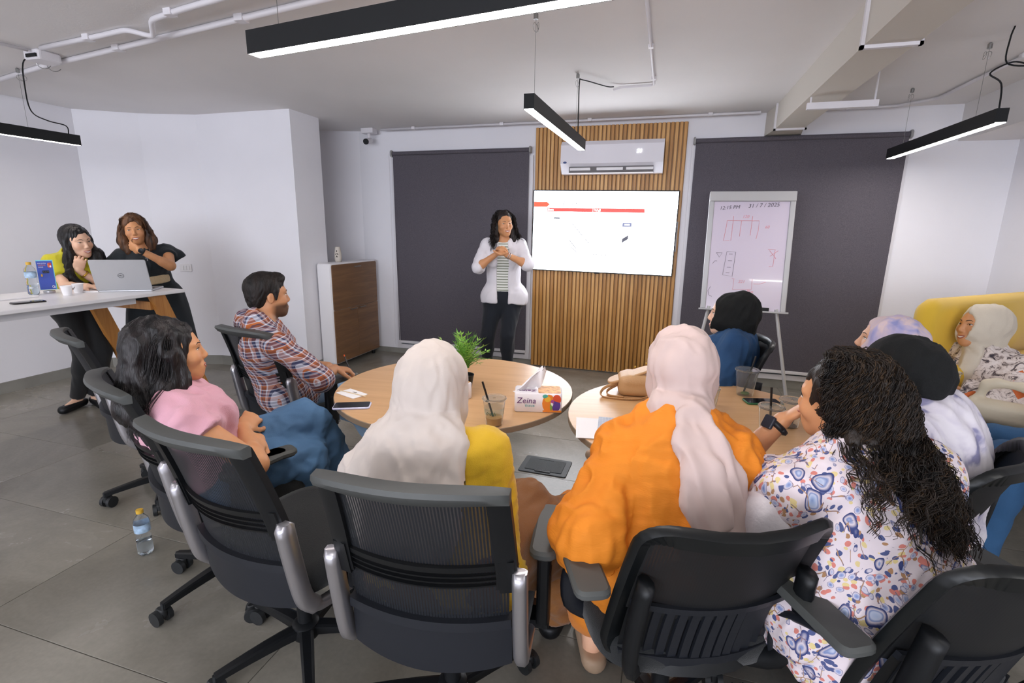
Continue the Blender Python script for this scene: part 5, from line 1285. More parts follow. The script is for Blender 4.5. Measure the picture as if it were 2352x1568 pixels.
# ---- woman in denim -------------------------------------------------------------
def denim():
    J = person('woman in black headscarf and denim shirt, profile toward the screen', (.37, 2.97, 1.06), Rr(172), (.43, 2.97, .915), (.3, 2.86, .57), Rr(170), skin='fair', sw=.165, build=1.08,
               ears=False, arms_=[((.12, 3.02, .68), (.2, .6, -.7)), ((.1, 2.75, .68), (.3, -.6, -.7))],
               legs=[((-.22, 3.1, .09), (-.3, .2, 1), Rr(170)), ((-.2, 2.85, .09), (-.3, .2, 1), Rr(170))], upl=.27, fol=.23)
    R = J.root; nk = J.neck; U = J.up
    cloth('white_shirt', top_sdf(J, .004, .3, None, .05), fabric('white_jersey', 'dcd8dc', .8), R, .009)
    s = top_sdf(J, .02, 1.7, (J.pel - V(0, 0, .1), (0, 0, -1)), .05, loose=.02, skirt=.2, cuff=.012)
    for q in range(5): s.box(nk + J.Fb * .13 - U * (.0 + .08 * q), (.032, .09, .06), np.stack([J.Rb, J.Fb, U], 1), k=.006, op=1)
    s.cone(nk + U * .0, nk + U * .03, .075, .07, k=.015)
    cloth('denim_shirt', s, jeans('denim_shirt_blue', '23476f', .15), R, .007, [((.3, 0, 1), .011, 10), ((.3, .2, 1), .005, 22)], 5)
    for i in (0, 1): shoe(J, i, mat('beige_leather', 'b69a80', .6), low=True)
    m = fabric('black_jersey', '060909', .85, bump=.3, sheen=0); hp = J.hp
    g = SDF(.035).cone(hp(0, -.06, -.02), hp(0, -.06, -.085), .085, .075)
    hijab(J, m, g, folds=[((.3, .3, 1), .008, 12), ((.5, .1, 1), .004, 26)], seed=2, back=.012, top=1.04, neckr=.07, cheek=1.02)
    cloth('trousers', pants_sdf(J, .008), fabric('dark_twill', '20242c'), R, .011)
denim()
# ---- woman in black headscarf with pale shawl --------------------------------------
def shawl():
    J = person('woman with black headscarf and pale tie-dye shawl, back to camera', (.70, 1.73, 1.085), Rr(115), (.765, 1.69, .965), (.74, 1.66, .57), Rr(140), skin='light', sw=.17, build=1.12, hs=.93,
               ears=False, arms_=[((.62, 1.98, .7), (.9, .6, -.5)), ((.42, 1.76, .72), (-.3, -.8, -.5))],
               legs=[((.6, 2.16, .09), (.0, .3, 1), Rr(130)), ((.36, 1.95, .09), (-.3, .1, 1), Rr(140))], fineh=False)
    R = J.root; nk = J.neck; U = J.up; Bk = -J.Fb; Rt = J.Rb
    t = NT('tie_dye'); n = t.n('ShaderNodeTexNoise', Scale=11., Detail=3., Distortion=1.); t.l(t.co('Object'), n.inputs['Vector'])
    t.l(t.ramp(n.outputs[0], [(.4, 'd8d3da'), (.55, 'c9c3cf'), (.64, '8583a4')]), t.b.inputs['Base Color']); t.b.inputs['Roughness'].default_value = .85
    cloth('black_trousers', pants_sdf(J, .01), M_seat, R, .011)
    s = top_sdf(J, .014, 1.7, (J.pel - V(0, 0, .1), (0, 0, -1)), .05, skirt=.2)
    tt = NT('brush_print'); n = t2 = tt.n('ShaderNodeTexNoise', Scale=7., Detail=1., Distortion=2.5); tt.l(tt.co('Object'), n.inputs['Vector'])
    tt.l(tt.ramp(n.outputs[0], [(.44, 'd5d2d8'), (.47, '101216'), (.54, '101216'), (.57, 'd5d2d8')]), tt.b.inputs['Base Color']); tt.b.inputs['Roughness'].default_value = .85
    cloth('printed_blouse', s, tt.m, R, .009, [((0, 0, 1), .004, 10)], 3)
    g = SDF(.05); g.cone(nk + U * .03, nk - U * .02, .068, .085).cone(J.sh[0], J.sh[1], .058, .058).cone(J.sh[1], lerp(J.sh[1], J.el[1], .5), .066, .06).cone(J.sh[0], lerp(J.sh[0], J.el[0], .45), .07, .06)
    back_drape(g, J, s, lambda d: -.17 + max(0, d - .12) * .6, lambda d: .2 - max(0, d - .25) * .5, .0, .34, off=.012)
    cloth('tie_dye_shawl', g, t.m, R, .007, [((-.45, .2, 1), .011, 8), ((-.4, .3, 1), .006, 18)], 9)
    hp = J.hp; g = SDF(.035).cone(hp(0, -.06, -.01), hp(0, -.06, -.085), .078, .078); g.cone(hp(.03, -.05, -.06), hp(.05, -.07, -.11), .06, .045)
    hijab(J, fabric('black_jersey2', '070a0b', .85, bump=.3, sheen=0), g, folds=[((.3, .3, 1), .010, 9), ((.5, .1, 1), .004, 24)], seed=5, back=.008, top=1.0, neckr=.082, cheek=1.0)
    for i in (0, 1): shoe(J, i, M_black, low=True)
shawl()
# ---- woman in lavender headscarf -----------------------------------------------------
def lav():
    J = person('woman in lavender headscarf, profile half hidden behind the black headscarf', (.985, 2.6, 1.03), Rr(165), (1.065, 2.58, .9), (1.12, 2.5, .52), Rr(165), skin='light', sw=.165, hpitch=.12,
               ears=False, arms_=[((.85, 2.8, .62), (0, .8, -.5)), ((.8, 2.4, .62), (0, -.8, -.5))],
               legs=[((.62, 2.75, .09), (-.3, .2, 1), Rr(170)), ((.6, 2.5, .09), (-.3, .2, 1), Rr(170))])
    t = NT('lavender_print'); n = t.n('ShaderNodeTexNoise', Scale=9., Detail=3., Distortion=.8); t.l(t.co('Object'), n.inputs['Vector'])
    t.l(t.ramp(n.outputs[0], [(.36, '8f93c4'), (.47, 'b7acc9'), (.56, 'd8c2c2'), (.66, 'c4b6d2')]), t.b.inputs['Base Color']); t.b.inputs['Roughness'].default_value = .8
    cloth('blouse', top_sdf(J, .014, 1.7, None, .05), fabric('grey_lilac', '8d8798'), J.root, .01, [((0, 0, 1), .004, 10)])
    cloth('trousers', pants_sdf(J, .01), fabric('dark_twill', '20242c'), J.root, .012)
    hijab(J, t.m, SDF(.035).cone(J.hp(0, -.06, -.0), J.hp(0, -.05, -.08), .09, .075), folds=[((.3, .3, 1), .007, 12)], seed=8, back=.01)
    for i in (0, 1): shoe(J, i, M_black, low=True)
lav()
# ---- woman on the sofa ---------------------------------------------------------------
def sofa_woman():
    J = person('smiling woman in cream headscarf and orange-grey printed blouse on the sofa', (1.685, 3.32, 1.02), Rr(194), (1.735, 3.31, .87), (1.84, 3.36, .5), Rr(205), skin='warm', sw=.165, build=1.12, smile=.9, hpitch=.08, hroll=.1,
               ears=False, arms_=[((1.50, 3.30, .68), (.2, .8, -.7)), ((1.53, 3.13, .70), (.5, -.9, -.6))],
               legs=[((1.33, 3.2, .09), (-.3, .1, 1), Rr(200)), ((1.38, 2.98, .09), (-.3, .1, 1), Rr(210))], finehands=True)
    t = NT('orange_grey_print'); co = t.co('Object', rot=(.4, .5, .6)); n = t.n('ShaderNodeTexNoise', Scale=22., Detail=6., Roughness=.7, Distortion=1.5); t.l(co, n.inputs['Vector'])
    c = t.ramp(n.outputs[0], [(.36, '33303c'), (.44, '7d6e6a'), (.5, 'ddd0ca'), (.62, 'e6dcd8')])
    v = t.n('ShaderNodeTexVoronoi', Scale=11.); v.distance = 'CHEBYCHEV'; t.l(co, v.inputs['Vector']); sel = t.n('ShaderNodeSeparateColor'); t.l(v.outputs['Color'], sel.inputs[0])
    a = t.n('ShaderNodeMath', _operation='GREATER_THAN'); a.inputs[1].default_value = .62; t.l(sel.outputs[0], a.inputs[0]); b = t.n('ShaderNodeMath', _operation='LESS_THAN'); b.inputs[1].default_value = .3; t.l(v.outputs['Distance'], b.inputs[0])
    mm = t.n('ShaderNodeMath', _operation='MULTIPLY'); t.l(a.outputs[0], mm.inputs[0]); t.l(b.outputs[0], mm.inputs[1])
    t.l(t.mix(mm.outputs[0], c, 'cf6a35'), t.b.inputs['Base Color']); t.b.inputs['Roughness'].default_value = .8
    R = J.root; nk = J.neck; U = J.up
    cloth('printed_blouse', top_sdf(J, .022, 1.85, (J.pel - V(0, 0, .1), (0, 0, -1)), .05, loose=.03, skirt=.3, cuff=.02), t.m, R, .0075, [((.3, 0, 1), .011, 10), ((.2, .2, 1), .004, 24)], 6)
    cloth('trousers', pants_sdf(J, .01), fabric('dark_twill', '20242c'), R, .012)
    g = SDF(.035).cone(J.hp(0, -.06, -.0), J.hp(0, -.05, -.08), .088, .07); F = J.Fb
    bs_ = top_sdf(J, .022, 1.85, None, 0, loose=.03)
    for x1, x2 in ((-.02, .03), (.03, -.05)):
        g.drape(bs_, [nk + J.Rb * (x1 + (x2 - x1) * u) - U * (.0 + .2 * u) for u in np.linspace(0, 1, 6)], [nrm(F + U * (.5 - u)) for u in np.linspace(0, 1, 6)], .03, .010, k=.015, flat=.5, link_=True)
    hijab(J, fabric('ivory_jersey', 'd3c8b6', .8), g, folds=[((.4, .3, 1), .008, 10), ((.2, .5, 1), .003, 26)], seed=12, neckr=.062, back=.008)
    for i in (0, 1): shoe(J, i, M_black, low=True)
sofa_woman()
# ---- person at the right edge ------------------------------------------------------------
def edge_person():
    J = person('person at the right edge in blue jeans wearing a dark watch', (2.0, 2.41, 1.22), Rr(160), (2.01, 2.41, 1.07), (1.9, 2.46, .585), Rr(165), skin='tan', sw=.17, build=1.08,
               ears=False, arms_=[((1.70, 2.62, .72), (.3, .8, -.6)), ((1.68, 2.46, .70), (.3, -.8, -.6))], ov=(((1.50, 2.66, .585), (1.44, 2.46, .58)), ((1.48, 2.68, .12), (1.42, 2.46, .12))),
               legs=[((1.48, 2.68, .12), (-.3, .2, 1), Rr(160)), ((1.42, 2.46, .12), (-.3, .1, 1), Rr(160))], fineh=True, finehands=True)
    R = J.root
    cloth('jeans', pants_sdf(J, .012, .95, .006), jeans('edge_denim', '2e557c'), R, .0095, [((0, .5, 1), .004, 14)], 3)
    cloth('black_top', top_sdf(J, .014, 1.2, None, .05), fabric('black_cotton', '121314'), R, .0095, [((0, 0, 1), .004, 10)], 3)
    hijab(J, fabric('grey_jersey', '55565c', .8), SDF(.035).cone(J.hp(0, -.06, -.0), J.hp(0, -.05, -.08), .088, .07), seed=2)
    ring_on(J, 'watch_strap', 0, .92, .028, mat('watch_black', '1b1d22', .5), .008)
    for i in (0, 1): shoe(J, i, M_black, low=True)
edge_person()
# ---- two women at the high table -------------------------------------------------------------
def yellow_standing():
    J = person('woman with long straight black hair and lime blouse leaning on the high table', (-4.44, 2.86, 1.355), Rr(-2), (-4.49, 2.84, 1.25), (-4.54, 2.84, .84), Rr(-12), skin='fair', sw=.128, build=.88, smile=1, hpitch=-.08, hroll=.12, lg=.94, hs=1.05,
               arms_=[((-4.10, 2.66, 1.035), (-.2, -.3, -1)), ((-4.37, 2.79, 1.135), (.6, .2, -1))],
               legs=[((-4.56, 2.74, .09), (.4, 0, .2), Rr(-70)), ((-4.50, 2.84, .09), (.4, 0, .2), Rr(-20))], finehands=True, upl=.26, fol=.235,
               hands=((V(1, .15, .0), V(0, 0, -1), dict(curl=(.15, .2, .2))), (V(.3, .05, .8), V(-.3, .3, .2), dict(curl=(.9, .9, .6)))))
    R = J.root; nk = J.neck; U = J.up; H, hp = J.H, J.hp
    cloth('trousers', pants_sdf(J, .007, 1.), fabric('black_trouser', '111214'), R, .0095, [((0, 0, 1), .003, 14)], 3)
    s = top_sdf(J, .014, .62, (J.pel + V(0, 0, .06), (0, 0, -1)), .066, cuff=.008)
    cloth('lime_blouse', s, fabric('lime_crepe', 'bcb41c', .75), R, .008, [((.3, 0, 1), .006, 12)], 4)
    mh = hairmat('straight_black_hair', '0a090b', '1a1719', .35)
    g = SDF(.03).ell(hp(0, -.02, .04), V(.088, .107, .09), H).cone(hp(0, -.04, .02), hp(0, -.05, -.1), .08, .07)
    for s_ in (1, -1): g.cone(hp(s_ * .075, .0, .01), hp(s_ * .085, .03, -.13), .028, .032)
    g.cone(hp(.08, .02, -.12), nk + V(.04, -.09, -.14), .034, .03).cone(nk + V(.04, -.09, -.14), nk + V(.09, -.06, -.23), .03, .02)
    g.cone(hp(-.08, .02, -.12), nk + V(.05, .07, -.16), .045, .05).cone(nk + V(.05, .06, -.16), nk + V(.1, .04, -.24), .05, .03)
    g.cone(hp(0, -.05, -.1), nk + V(-.08, -.02, -.1), .07, .05).cone(hp(-.09, .03, -.11), nk + V(.13, .13, -.2), .05, .055).cone(hp(.088, .02, -.1), nk + V(.1, -.12, -.15), .032, .034).cone(nk + V(.1, -.12, -.15), nk + V(.17, -.06, -.24), .034, .02)
    g.ell(hp(.0, .13, -.01), V(.062, .1, .097), H, k=.01, op=1)
    cloth('hair', g, mh, R, .0065, [((.1, .1, 1), .005, 34)], 2)
    for i in (0, 1): shoe(J, i, M_black, low=True)
    c = lerp(J.el[1], J.wr[1], .82); ring_on(J, 'gold_watch', 1, .8, .027, mat('gold', 'c9a24a', .3, metal=.9), .007)
    ring_on(J, 'thin_bracelet', 0, .85, .026, M_silver, .0018)
yellow_standing()
def dark_standing():
    J = person('laughing woman with wavy brown hair and black flutter-sleeved dress at table end', (-4.265, 3.2, 1.445), Rr(-42), (-4.255, 3.24, 1.305), (-4.25, 3.3, .87), Rr(-34), skin='warm', sw=.165, build=.98, smile=1., hroll=.1, lg=.93,
               arms_=[((-4.25, 2.95, 1.0), (-.7, -.3, -.6)), ((-4.06, 3.06, 1.29), (1, .4, -1))],
               legs=[((-4.35, 3.3, .09), (.5, -.4, .1), Rr(-40)), ((-4.15, 3.42, .09), (.5, -.4, .1), Rr(-30))], finehands=True, upl=.26, fol=.24,
               hands=((V(.3, -.8, -.3), V(0, 0, -1), {}), (V(-.85, -.1, .35), V(-.1, .8, .2), dict(curl=(.5, .5, .4), flip=1))))
    R = J.root; nk = J.neck; U = J.up; H, hp = J.H, J.hp
    md = fabric('midnight_crepe', '111a20', .8)
    s = top_sdf(J, .01, .35, (J.pel + V(0, 0, .1), (0, 0, -1)), .066)
    for i in (0, 1):
        o_ = nrm(J.el[i] - J.sh[i]); sgn = 1 if i == 0 else -1
        s.cone(J.sh[i] - J.Rb * sgn * .03, J.sh[i] + (J.Rb * sgn * .06 - U * .07), .05, .075, k=.03, cut=(J.sh[i] - U * .085 + J.Rb * sgn * .03, nrm(-U + J.Rb * sgn * .3)))
    cloth('dress_top', s, md, R, .008, [((.5, 0, 1), .006, 12)], 6)
    g = SDF(.05)
    g.cone(J.pel + U * .14, J.pel, .12, .15, flat=(J.Fp, .85))
    for q in (1, -1): g.cone(J.pel + J.Rp * q * .07, V(J.pel[0], J.pel[1], .35) + J.Rp * q * .12, .135, .16, flat=(J.Fp, .9))
    g.plane(J.pel + U * .14, U).plane((0, 0, .28), (0, 0, -1))
    cloth('long_skirt', g, md, R, .011, [((0, 0, 1), .012, 7)], 7)
    g = SDF(.01).cone(J.pel + U * .12, J.pel + U * .19, .148, .144, flat=(J.Fb, .84)); g.plane(J.pel + U * .2, U).plane(J.pel + U * .13, -U)
    cloth('woven_belt', g, mat('belt_straw', 'cbb491', .8, bump=.8, bscale=120), R, .006)
    mh = hairmat('wavy_brown_hair', '2e1d12', '6b482e', .45)
    g = SDF(.03).ell(hp(0, -.02, .045), V(.09, .105, .09), H).cone(hp(0, -.05, .0), hp(0, -.05, -.12), .08, .07)
    for s_ in (1, -1): g.cone(hp(s_ * .085, .0, .02), hp(s_ * .095, .01, -.09), .028, .036).cone(hp(s_ * .095, .01, -.09), hp(s_ * .08, .04, -.17), .036, .026)
    g.ell(hp(0, .125, -.012), V(.06, .1, .1), H, k=.01, op=1)
    cloth('hair', g, mh, R, .0065, [((.1, .1, 1), .009, 26)], 2)
    def path(i, rg):
        s_ = rg.choice((-1, 1)); a = rg.uniform(-.6, .25)
        return np.stack([hp(s_ * .012, .02, .132), hp(s_ * .07, .035 + a * .1, .085), hp(s_ * .098, .015 + a * .12, -.02), hp(s_ * .11, .02 + a * .1, -.1), hp(s_ * rg.uniform(.06, .1), .03 + a * .1, rg.uniform(-.2, -.15))])
    strands('hair_waves', None, path, 420, mh, R, .0018, 40, 3, .007, .11, .3, 8, clump=6)
    for i in (0, 1): shoe(J, i, M_black, low=True)
    ring_on(J, 'watch_strap', 1, .9, .027, mat('watch_black', '1b1d22', .5), .008)
    c = lerp(J.el[1], J.wr[1], .9) + nrm(V(.55, -.8, .25)) * .031
    MB().lathe([(.0, 0), (.019, 0), (.02, .004), (.019, .008), (.016, .008), (.0, .0065)], 20, T=Matrix.Translation(on_loc(J, c)) @ Vector((.55, -.8, .25)).to_track_quat('Z', 'X').to_matrix().to_4x4()).obj('watch_dial', mat('watch_dial', '25282e', .2, metal=.5), R)
    q = on_loc(J, J.chest + J.Fb * .15 + U * .045)
    MB().box(-.003, .003, -.002, .002, -.022, .018, T=Matrix.Translation(q) @ rotz(Rr(-124) + pi)).box(-.013, .013, -.002, .002, -.002, .004, T=Matrix.Translation(q) @ rotz(Rr(-124) + pi)).obj('cross_pendant', M_silver, R)
    MB().tube([on_loc(J, nk + J.Rb * .05 + J.Fb * .05 + U * .01), on_loc(J, J.chest + J.Rb * .02 + J.Fb * .142 + U * .08), q + Vector((0, 0, .018)), on_loc(J, J.chest - J.Rb * .02 + J.Fb * .142 + U * .08), on_loc(J, nk - J.Rb * .05 + J.Fb * .05 + U * .01)], .0012, 4).obj('necklace', M_silver, R)
dark_standing()
# ================================================================ THINGS ON THE TABLES AND FLOOR
TZ = .745; HZ = 1.005
M_clear = mat('clear_plastic', 'f4f7f7', .08, trans=.95, ior=1.25)
M_straw = mat('black_straw', '14110f', .4)
M_paper = mat('paper_white', 'f0eef0', .7)
def cup(label, x, y, z, drink=None, level=.3, straw=None, lid=True, r0=.032, r1=.044, hgt=.105, lab=None, extra=None):
    o = thing('plastic_cup', label, 'cup', (x, y, z))
    MB().lathe([(r0 - .002, .001), (r0, .001), (r1, hgt), (r1 + .002, hgt), (r1 + .002, hgt + .003), (r1 - .0015, hgt + .003), (r0 - .0015, .003), (.001, .003)], 28).obj('cup_wall', M_clear, o, smooth=60)
    if drink:
        rr = r0 + (r1 - r0) * level; MB().lathe([(.001, .004), (r0 - .003, .004), (rr - .003, level * hgt), (.001, level * hgt)], 24).obj('drink', mat('drink_' + drink, drink, .2), o)
    if lid: MB().lathe([(r1 + .003, hgt), (r1 + .005, hgt + .004), (r1 + .003, hgt + .008), (r1 - .004, hgt + .008), (r1 - .005, hgt + .005), (.006, hgt + .005), (.006, hgt + .003), (r1 - .004, hgt + .003)], 28).obj('lid', M_clear, o, smooth=50)
    if straw: MB().tube([straw[0], straw[1]], .0042, 8).obj('straw', M_straw, o)
    if lab:
        MB().lathe([(r0 + (r1 - r0) * a + .0006, hgt * a) for a in (.45, .7)], 28).obj('print_band', mat('band_' + lab, lab, .5), o, smooth=True); MATS['band_' + lab].node_tree.nodes['Principled BSDF'].inputs['Alpha'].default_value = .3
        text('lettering', 'fresh', .02, mat('cup_ink', '3d5a46', .5), o, (0, -(r0 + (r1 - r0) * .55) - .002, hgt * .55), (pi / 2, 0, 0), .0004, shear=.3)
    return o
cup('clear lidded cup with amber drink and black straw beside the tissue pack', -.595, 1.765, TZ, 'e0aa5c', .32, ((-.0, .0, .02), (-.045, -.012, .175)), lab='8fae9a')
c2 = cup('empty clear cup with lid, leaf and black straw behind the green phone', .415, 2.50, TZ, None, 0, ((-.005, 0, .01), (.03, .01, .19)), r0=.036, r1=.05, hgt=.12)
MB().sphere((.0, -.01, .012), (.02, .016, .008), 8).obj('mint_leaf', mat('mint', '5f7a36', .7), c2)
cup('clear lidded cup with black straw near the curly-haired woman', .435, 2.02, TZ, '5b4a3c', .08, ((.005, 0, .01), (-.005, .02, .18)))
cup('clear lidded cup behind the wrist with the square watch', .53, 2.13, TZ, '7a6450', .05, ((.01, .01, .01), (.055, -.02, .17)))
cup('small clear cup half hidden by the pale pink headscarf', .225, 2.20, TZ, '3c332c', .1, ((.0, 0, .02), (.03, .01, .125)), lid=False)
cup('clear cup with orange juice at the left end of the high table', -4.27, 2.17, HZ, 'd29b4a', .28, ((.02, 0, .03), (-.07, .01, .19)), lid=False, r0=.036, r1=.05, hgt=.12, lab='a9cdbd')
cup('clear cup held before the sofa beside the black headscarf', 1.47, 3.06, .70, None, 0, ((.0, 0, .02), (.02, .02, .17)))
def bottle(label, x, y, z):
    o = thing('water_bottle', label, 'bottle', (x, y, z))
    prof = [(.001, .001), (.024, .001), (.031, .012), (.031, .05), (.028, .06), (.031, .072), (.031, .085), (.026, .105), (.031, .13), (.032, .16), (.028, .18), (.014, .2), (.0125, .205), (.0125, .214)]
    MB().lathe(prof, 28).obj('bottle_wall', mat('bottle_clear', 'eef3f8', .06, trans=.96, ior=1.2), o, smooth=60)
    MB().lathe([(.001, .004), (.022, .004), (.028, .014), (.0285, .05), (.026, .06), (.028, .07), (.001, .07)], 24).obj('water', mat('water', 'e8f1f6', .03, trans=1, ior=1.33), o, smooth=60)
    MB().lathe([(.0145, .207), (.0145, .224), (.001, .225)], 20, cap0=True).obj('cap', mat('bottle_cap_yellow', 'd2a63a', .5), o, smooth=40)
    MB().lathe([(.0322, .118), (.0326, .158)], 28).obj('bottle_label', mat('bottle_label_blue', '9fb8d0', .4, var=.4, vscale=40), o, smooth=True)
    return o
bottle('clear water bottle with yellow cap standing on the floor by the chairs', -2.21, 1.49, 0)
bottle('clear water bottle with yellow cap on the high table', -4.17, 2.36, HZ)
# tissue pack
ts = thing('tissue_pack', 'white tissue pack with purple lettering and orange fruit-coloured art', 'tissues', (-.475, 2.0, TZ), R_(14))
MB().rbox(-.1, .1, -.055, .055, 0, .085, r=.012, n=4).obj('pack', mat('pack_white', 'eeeaef', .35), ts, smooth=50)
zi = mat('zeina_purple', '6e3a78', .5)
text('brand_lettering', 'Zeina', .036, zi, ts, (-.05, -.0565, .052), (pi / 2, 0, 0), .0003, shear=.15)
text('small_lettering', 'tissue', .018, mat('teal_print', '55a6a6', .5), ts, (-.035, -.0565, .031), (pi / 2, 0, 0), .0003)
text('top_lettering', 'Zeina', .034, zi, ts, (-.045, -.02, .0862), (0, 0, pi), .0003, shear=.15)
blobs = [('e8862a', .045, .045, .028, .04), ('d9532f', .078, .062, .018, .022), ('5a3f8f', .074, .035, .02, .028), ('f0b93a', .04, .06, .015, .015), ('4fae9c', .03, .075, .012, .009), ('7aa84a', .055, .03, .006, .02), ('f3efe8', .058, .04, .007, .012), ('a64a8a', .06, .05, .008, .01)]
for i, (c_, x, z, a, b) in enumerate(blobs):
    MB().sphere((0, 0, 0), (a, .0006 + .0001 * i, b), 8, T=Matrix.Translation((min(x, .098 - a), -.0555, min(z, .082 - b)))).obj('printed_shape', mat('print_' + c_, c_, .5), ts)
MB().box(.02, .098, -.0563, -.055, .004, .012).obj('printed_stripe', mat('print_e8862a', 'e8862a', .5), ts)
MB().rbox(.0, .095, -.05, .05, .085, .0862, r=.01).obj('printed_top', mat('print_top', 'e79a52', .5, var=.5, vscale=60), ts)
P_ = []
for i in range(14):
    v = i / 13
    P_.append([(-.055 + .075 * v + (.055 - .04 * v) * u * 1.0, .02 * math.sin(3 * u + 4 * v) * (1 - .3 * v) + .012 * u, .083 + .105 * v * (1 - .25 * u * u) + .008 * math.sin(9 * u + 5 * v)) for u in np.linspace(-1, 1, 13)])
MB().grid(P_).obj('tissue', M_paper, ts, smooth=True)
# second pack behind the scarf
t2 = thing('tissue_pack', 'small white printed pack between the cream headscarf and the plant', 'tissues', (-.865, 1.975, TZ), R_(62))
MB().rbox(-.085, .085, -.04, .04, 0, .075, r=.01).obj('pack', mat('pack_white', 'eeeaef', .35), t2, smooth=50)
MB().rbox(.0, .08, -.035, .035, .075, .0765, r=.01).obj('printed_top', mat('print_top', 'e79a52', .5), t2)
# plant
pl = thing('potted_plant', 'small grassy green potted plant in a black pot', 'plant', (-.865, 2.12, TZ))
MB().lathe([(.032, 0), (.045, .075), (.047, .08), (.042, .08), (.04, .07), (.001, .07)], 24, cap0=True).obj('pot', M_black, pl, smooth=40)
lf = [mat('leaf_%s' % k, c_, .55, var=.15, vscale=20) for k, c_ in (('light', '8fbb52'), ('mid', '6ea23c'), ('deep', '4f8230'))]
rg = np.random.default_rng(4)
for m_i in range(3):
    g = MB()
    for k in range(26):
        a = rg.uniform(0, 2 * pi); lean = rg.uniform(.1, 1.15); L = rg.uniform(.13, .22) * (1 - .15 * lean)
        stem = [Vector((math.cos(a) * .012, math.sin(a) * .012, .07))]
        for u in np.linspace(.2, 1, 6): stem.append(Vector((math.cos(a) * math.sin(lean * u) * L * u, math.sin(a) * math.sin(lean * u) * L * u, .07 + L * u * math.cos(lean * u * .9))))
        g.tube(stem, .0012, 4)
        for j in range(2, 7):
            for sgn in (-1, 1, 0):
                if sgn == 0 and j < 6: continue
                p = stem[j]; d = (stem[j] - stem[j - 1]).normalized(); sd = d.cross(Vector((0, 0, 1)))
                sd = sd.normalized() if sd.length > .01 else Vector((1, 0, 0)); d2 = (d * .8 + sd * sgn * .8 + Vector((0, 0, rg.uniform(-.2, .2)))).normalized(); n_ = d2.cross(sd if sgn == 0 else d).normalized()
                l = rg.uniform(.022, .036); w_ = .0034; b_ = d2.cross(n_).normalized()
                g.add([p, p + d2 * l * .45 + b_ * w_, p + d2 * l, p + d2 * l * .45 - b_ * w_, p + d2 * l * .45 + n_ * .0012], [(0, 1, 4), (1, 2, 4), (2, 3, 4), (3, 0, 4)])
    g.obj('foliage', lf[m_i], pl, kind='stuff')
# paper cup bag behind the scarf
pc = thing('paper_bucket', 'white paper cup with black rim partly behind the cream headscarf', 'cup', (-1.03, 1.93, TZ))
MB().lathe([(.034, 0), (.046, .118)], 28, cap0=True).obj('cup_wall', M_paper, pc, smooth=True)
MB().lathe([(.046, .115), (.049, .117), (.048, .128), (.04, .128), (.038, .118)], 28).obj('rim', M_black, pc, smooth=40)
MB().lathe([(.001, .118), (.039, .118)], 28).obj('drink', mat('coffee_dark', '1a1210', .2), pc)
text('lettering', 'Ad', .03, mat('ink_black', '1c1c20', .5), pc, (.004, -.0425, .06), (pi / 2, 0, .1), .0004, shear=.3)
# napkin with stirrer
nk_ = thing('napkin', 'folded white napkin with a wooden stirrer on the round table edge', 'napkin', (-1.335, 1.90, TZ), R_(-20))
MB().rbox(-.065, .065, -.04, .04, 0, .004, r=.003).obj('folded_sheet', M_paper, nk_)
MB().box(-.09, .09, -.004, .002, .004, .006, T=rotz(.12)).obj('stirrer', mat('birch', 'd9c3a2', .6), nk_)
text('lettering', 'cafe', .016, mat('ink_brown', '6b5644', .6), nk_, (0, .016, .0045), (0, 0, 0), .0002, shear=.3)
def phone(label, x, y, z, a, case, L=.155, W=.076):
    o = thing('phone', label, 'phone', (x, y, z), a)
    MB().rbox(-L / 2, L / 2, -W / 2, W / 2, 0, .009, r=.012, n=4).obj('case', case, o, smooth=50)
    MB().rbox(-L / 2 + .004, L / 2 - .004, -W / 2 + .004, W / 2 - .004, .009, .0098, r=.009, n=4).obj('glass', mat('phone_glass', '0d0e12', .08, spec=.6), o)
    return o
phone('smartphone in a pale lilac case lying face up by the napkin', -1.235, 1.755, TZ, R_(24), mat('lilac_case', 'c9cbe6', .4))
phone('smartphone in a dark green case by the empty cup', .475, 2.405, TZ, R_(14), mat('green_case', '27603a', .4))
phone('dark phone lying flat at the front edge of the high table', -3.78, 2.10, HZ, R_(78), mat('dark_case', '1b1716', .4), L=.16)
# papers and magazine
pp = thing('paper_stack', 'white sheets under the brochure on the right round table', 'paper', (-.135, 1.865, TZ), R_(9))
for k in range(3): MB().box(-.148 + .004 * k, .148, -.105, .105 - .003 * k, .0015 * k, .0015 * k + .0012, T=rotz(.02 * k)).obj('sheet', M_paper, pp)
mg = thing('brochure', 'dark blue brochure with city picture and orange flash', 'brochure', (-.07, 1.875, TZ + .006), R_(5))
MB().box(-.13, .13, -.095, .1, 0, .002).obj('pages', M_paper, mg)
t = NT('brochure_print'); br = t.n('ShaderNodeTexBrick', Scale=22.); t.l(t.co('Object', (1, 2.2, 1)), br.inputs['Vector'])
br.inputs['Color1'].default_value = lin('3b4258'); br.inputs['Color2'].default_value = lin('8a8fa6'); br.inputs['Mortar'].default_value = lin('c2b9b6')
nz = t.n('ShaderNodeTexNoise', Scale=14.); t.l(t.co('Object'), nz.inputs['Vector']); t.l(t.mix(nz.outputs[0], br.outputs[0], '59617c'), t.b.inputs['Base Color']); t.b.inputs['Roughness'].default_value = .3
MB().box(-.13, .13, -.095, .1, .002, .0028).obj('cover_picture', t.m, mg)
MB().prism([(-.125, -.07), (-.125, -.035), (-.06, -.005), (-.01, -.035), (-.02, -.07)], .0028, .0034).obj('orange_flash', mat('flash_orange', 'e8703a', .4), mg)
for k in range(5): MB().box(-.11 + .022 * k, -.1 + .022 * k, -.085, -.055 + .006 * (k % 2), .0034, .0038).obj('white_tower', M_paper, mg)
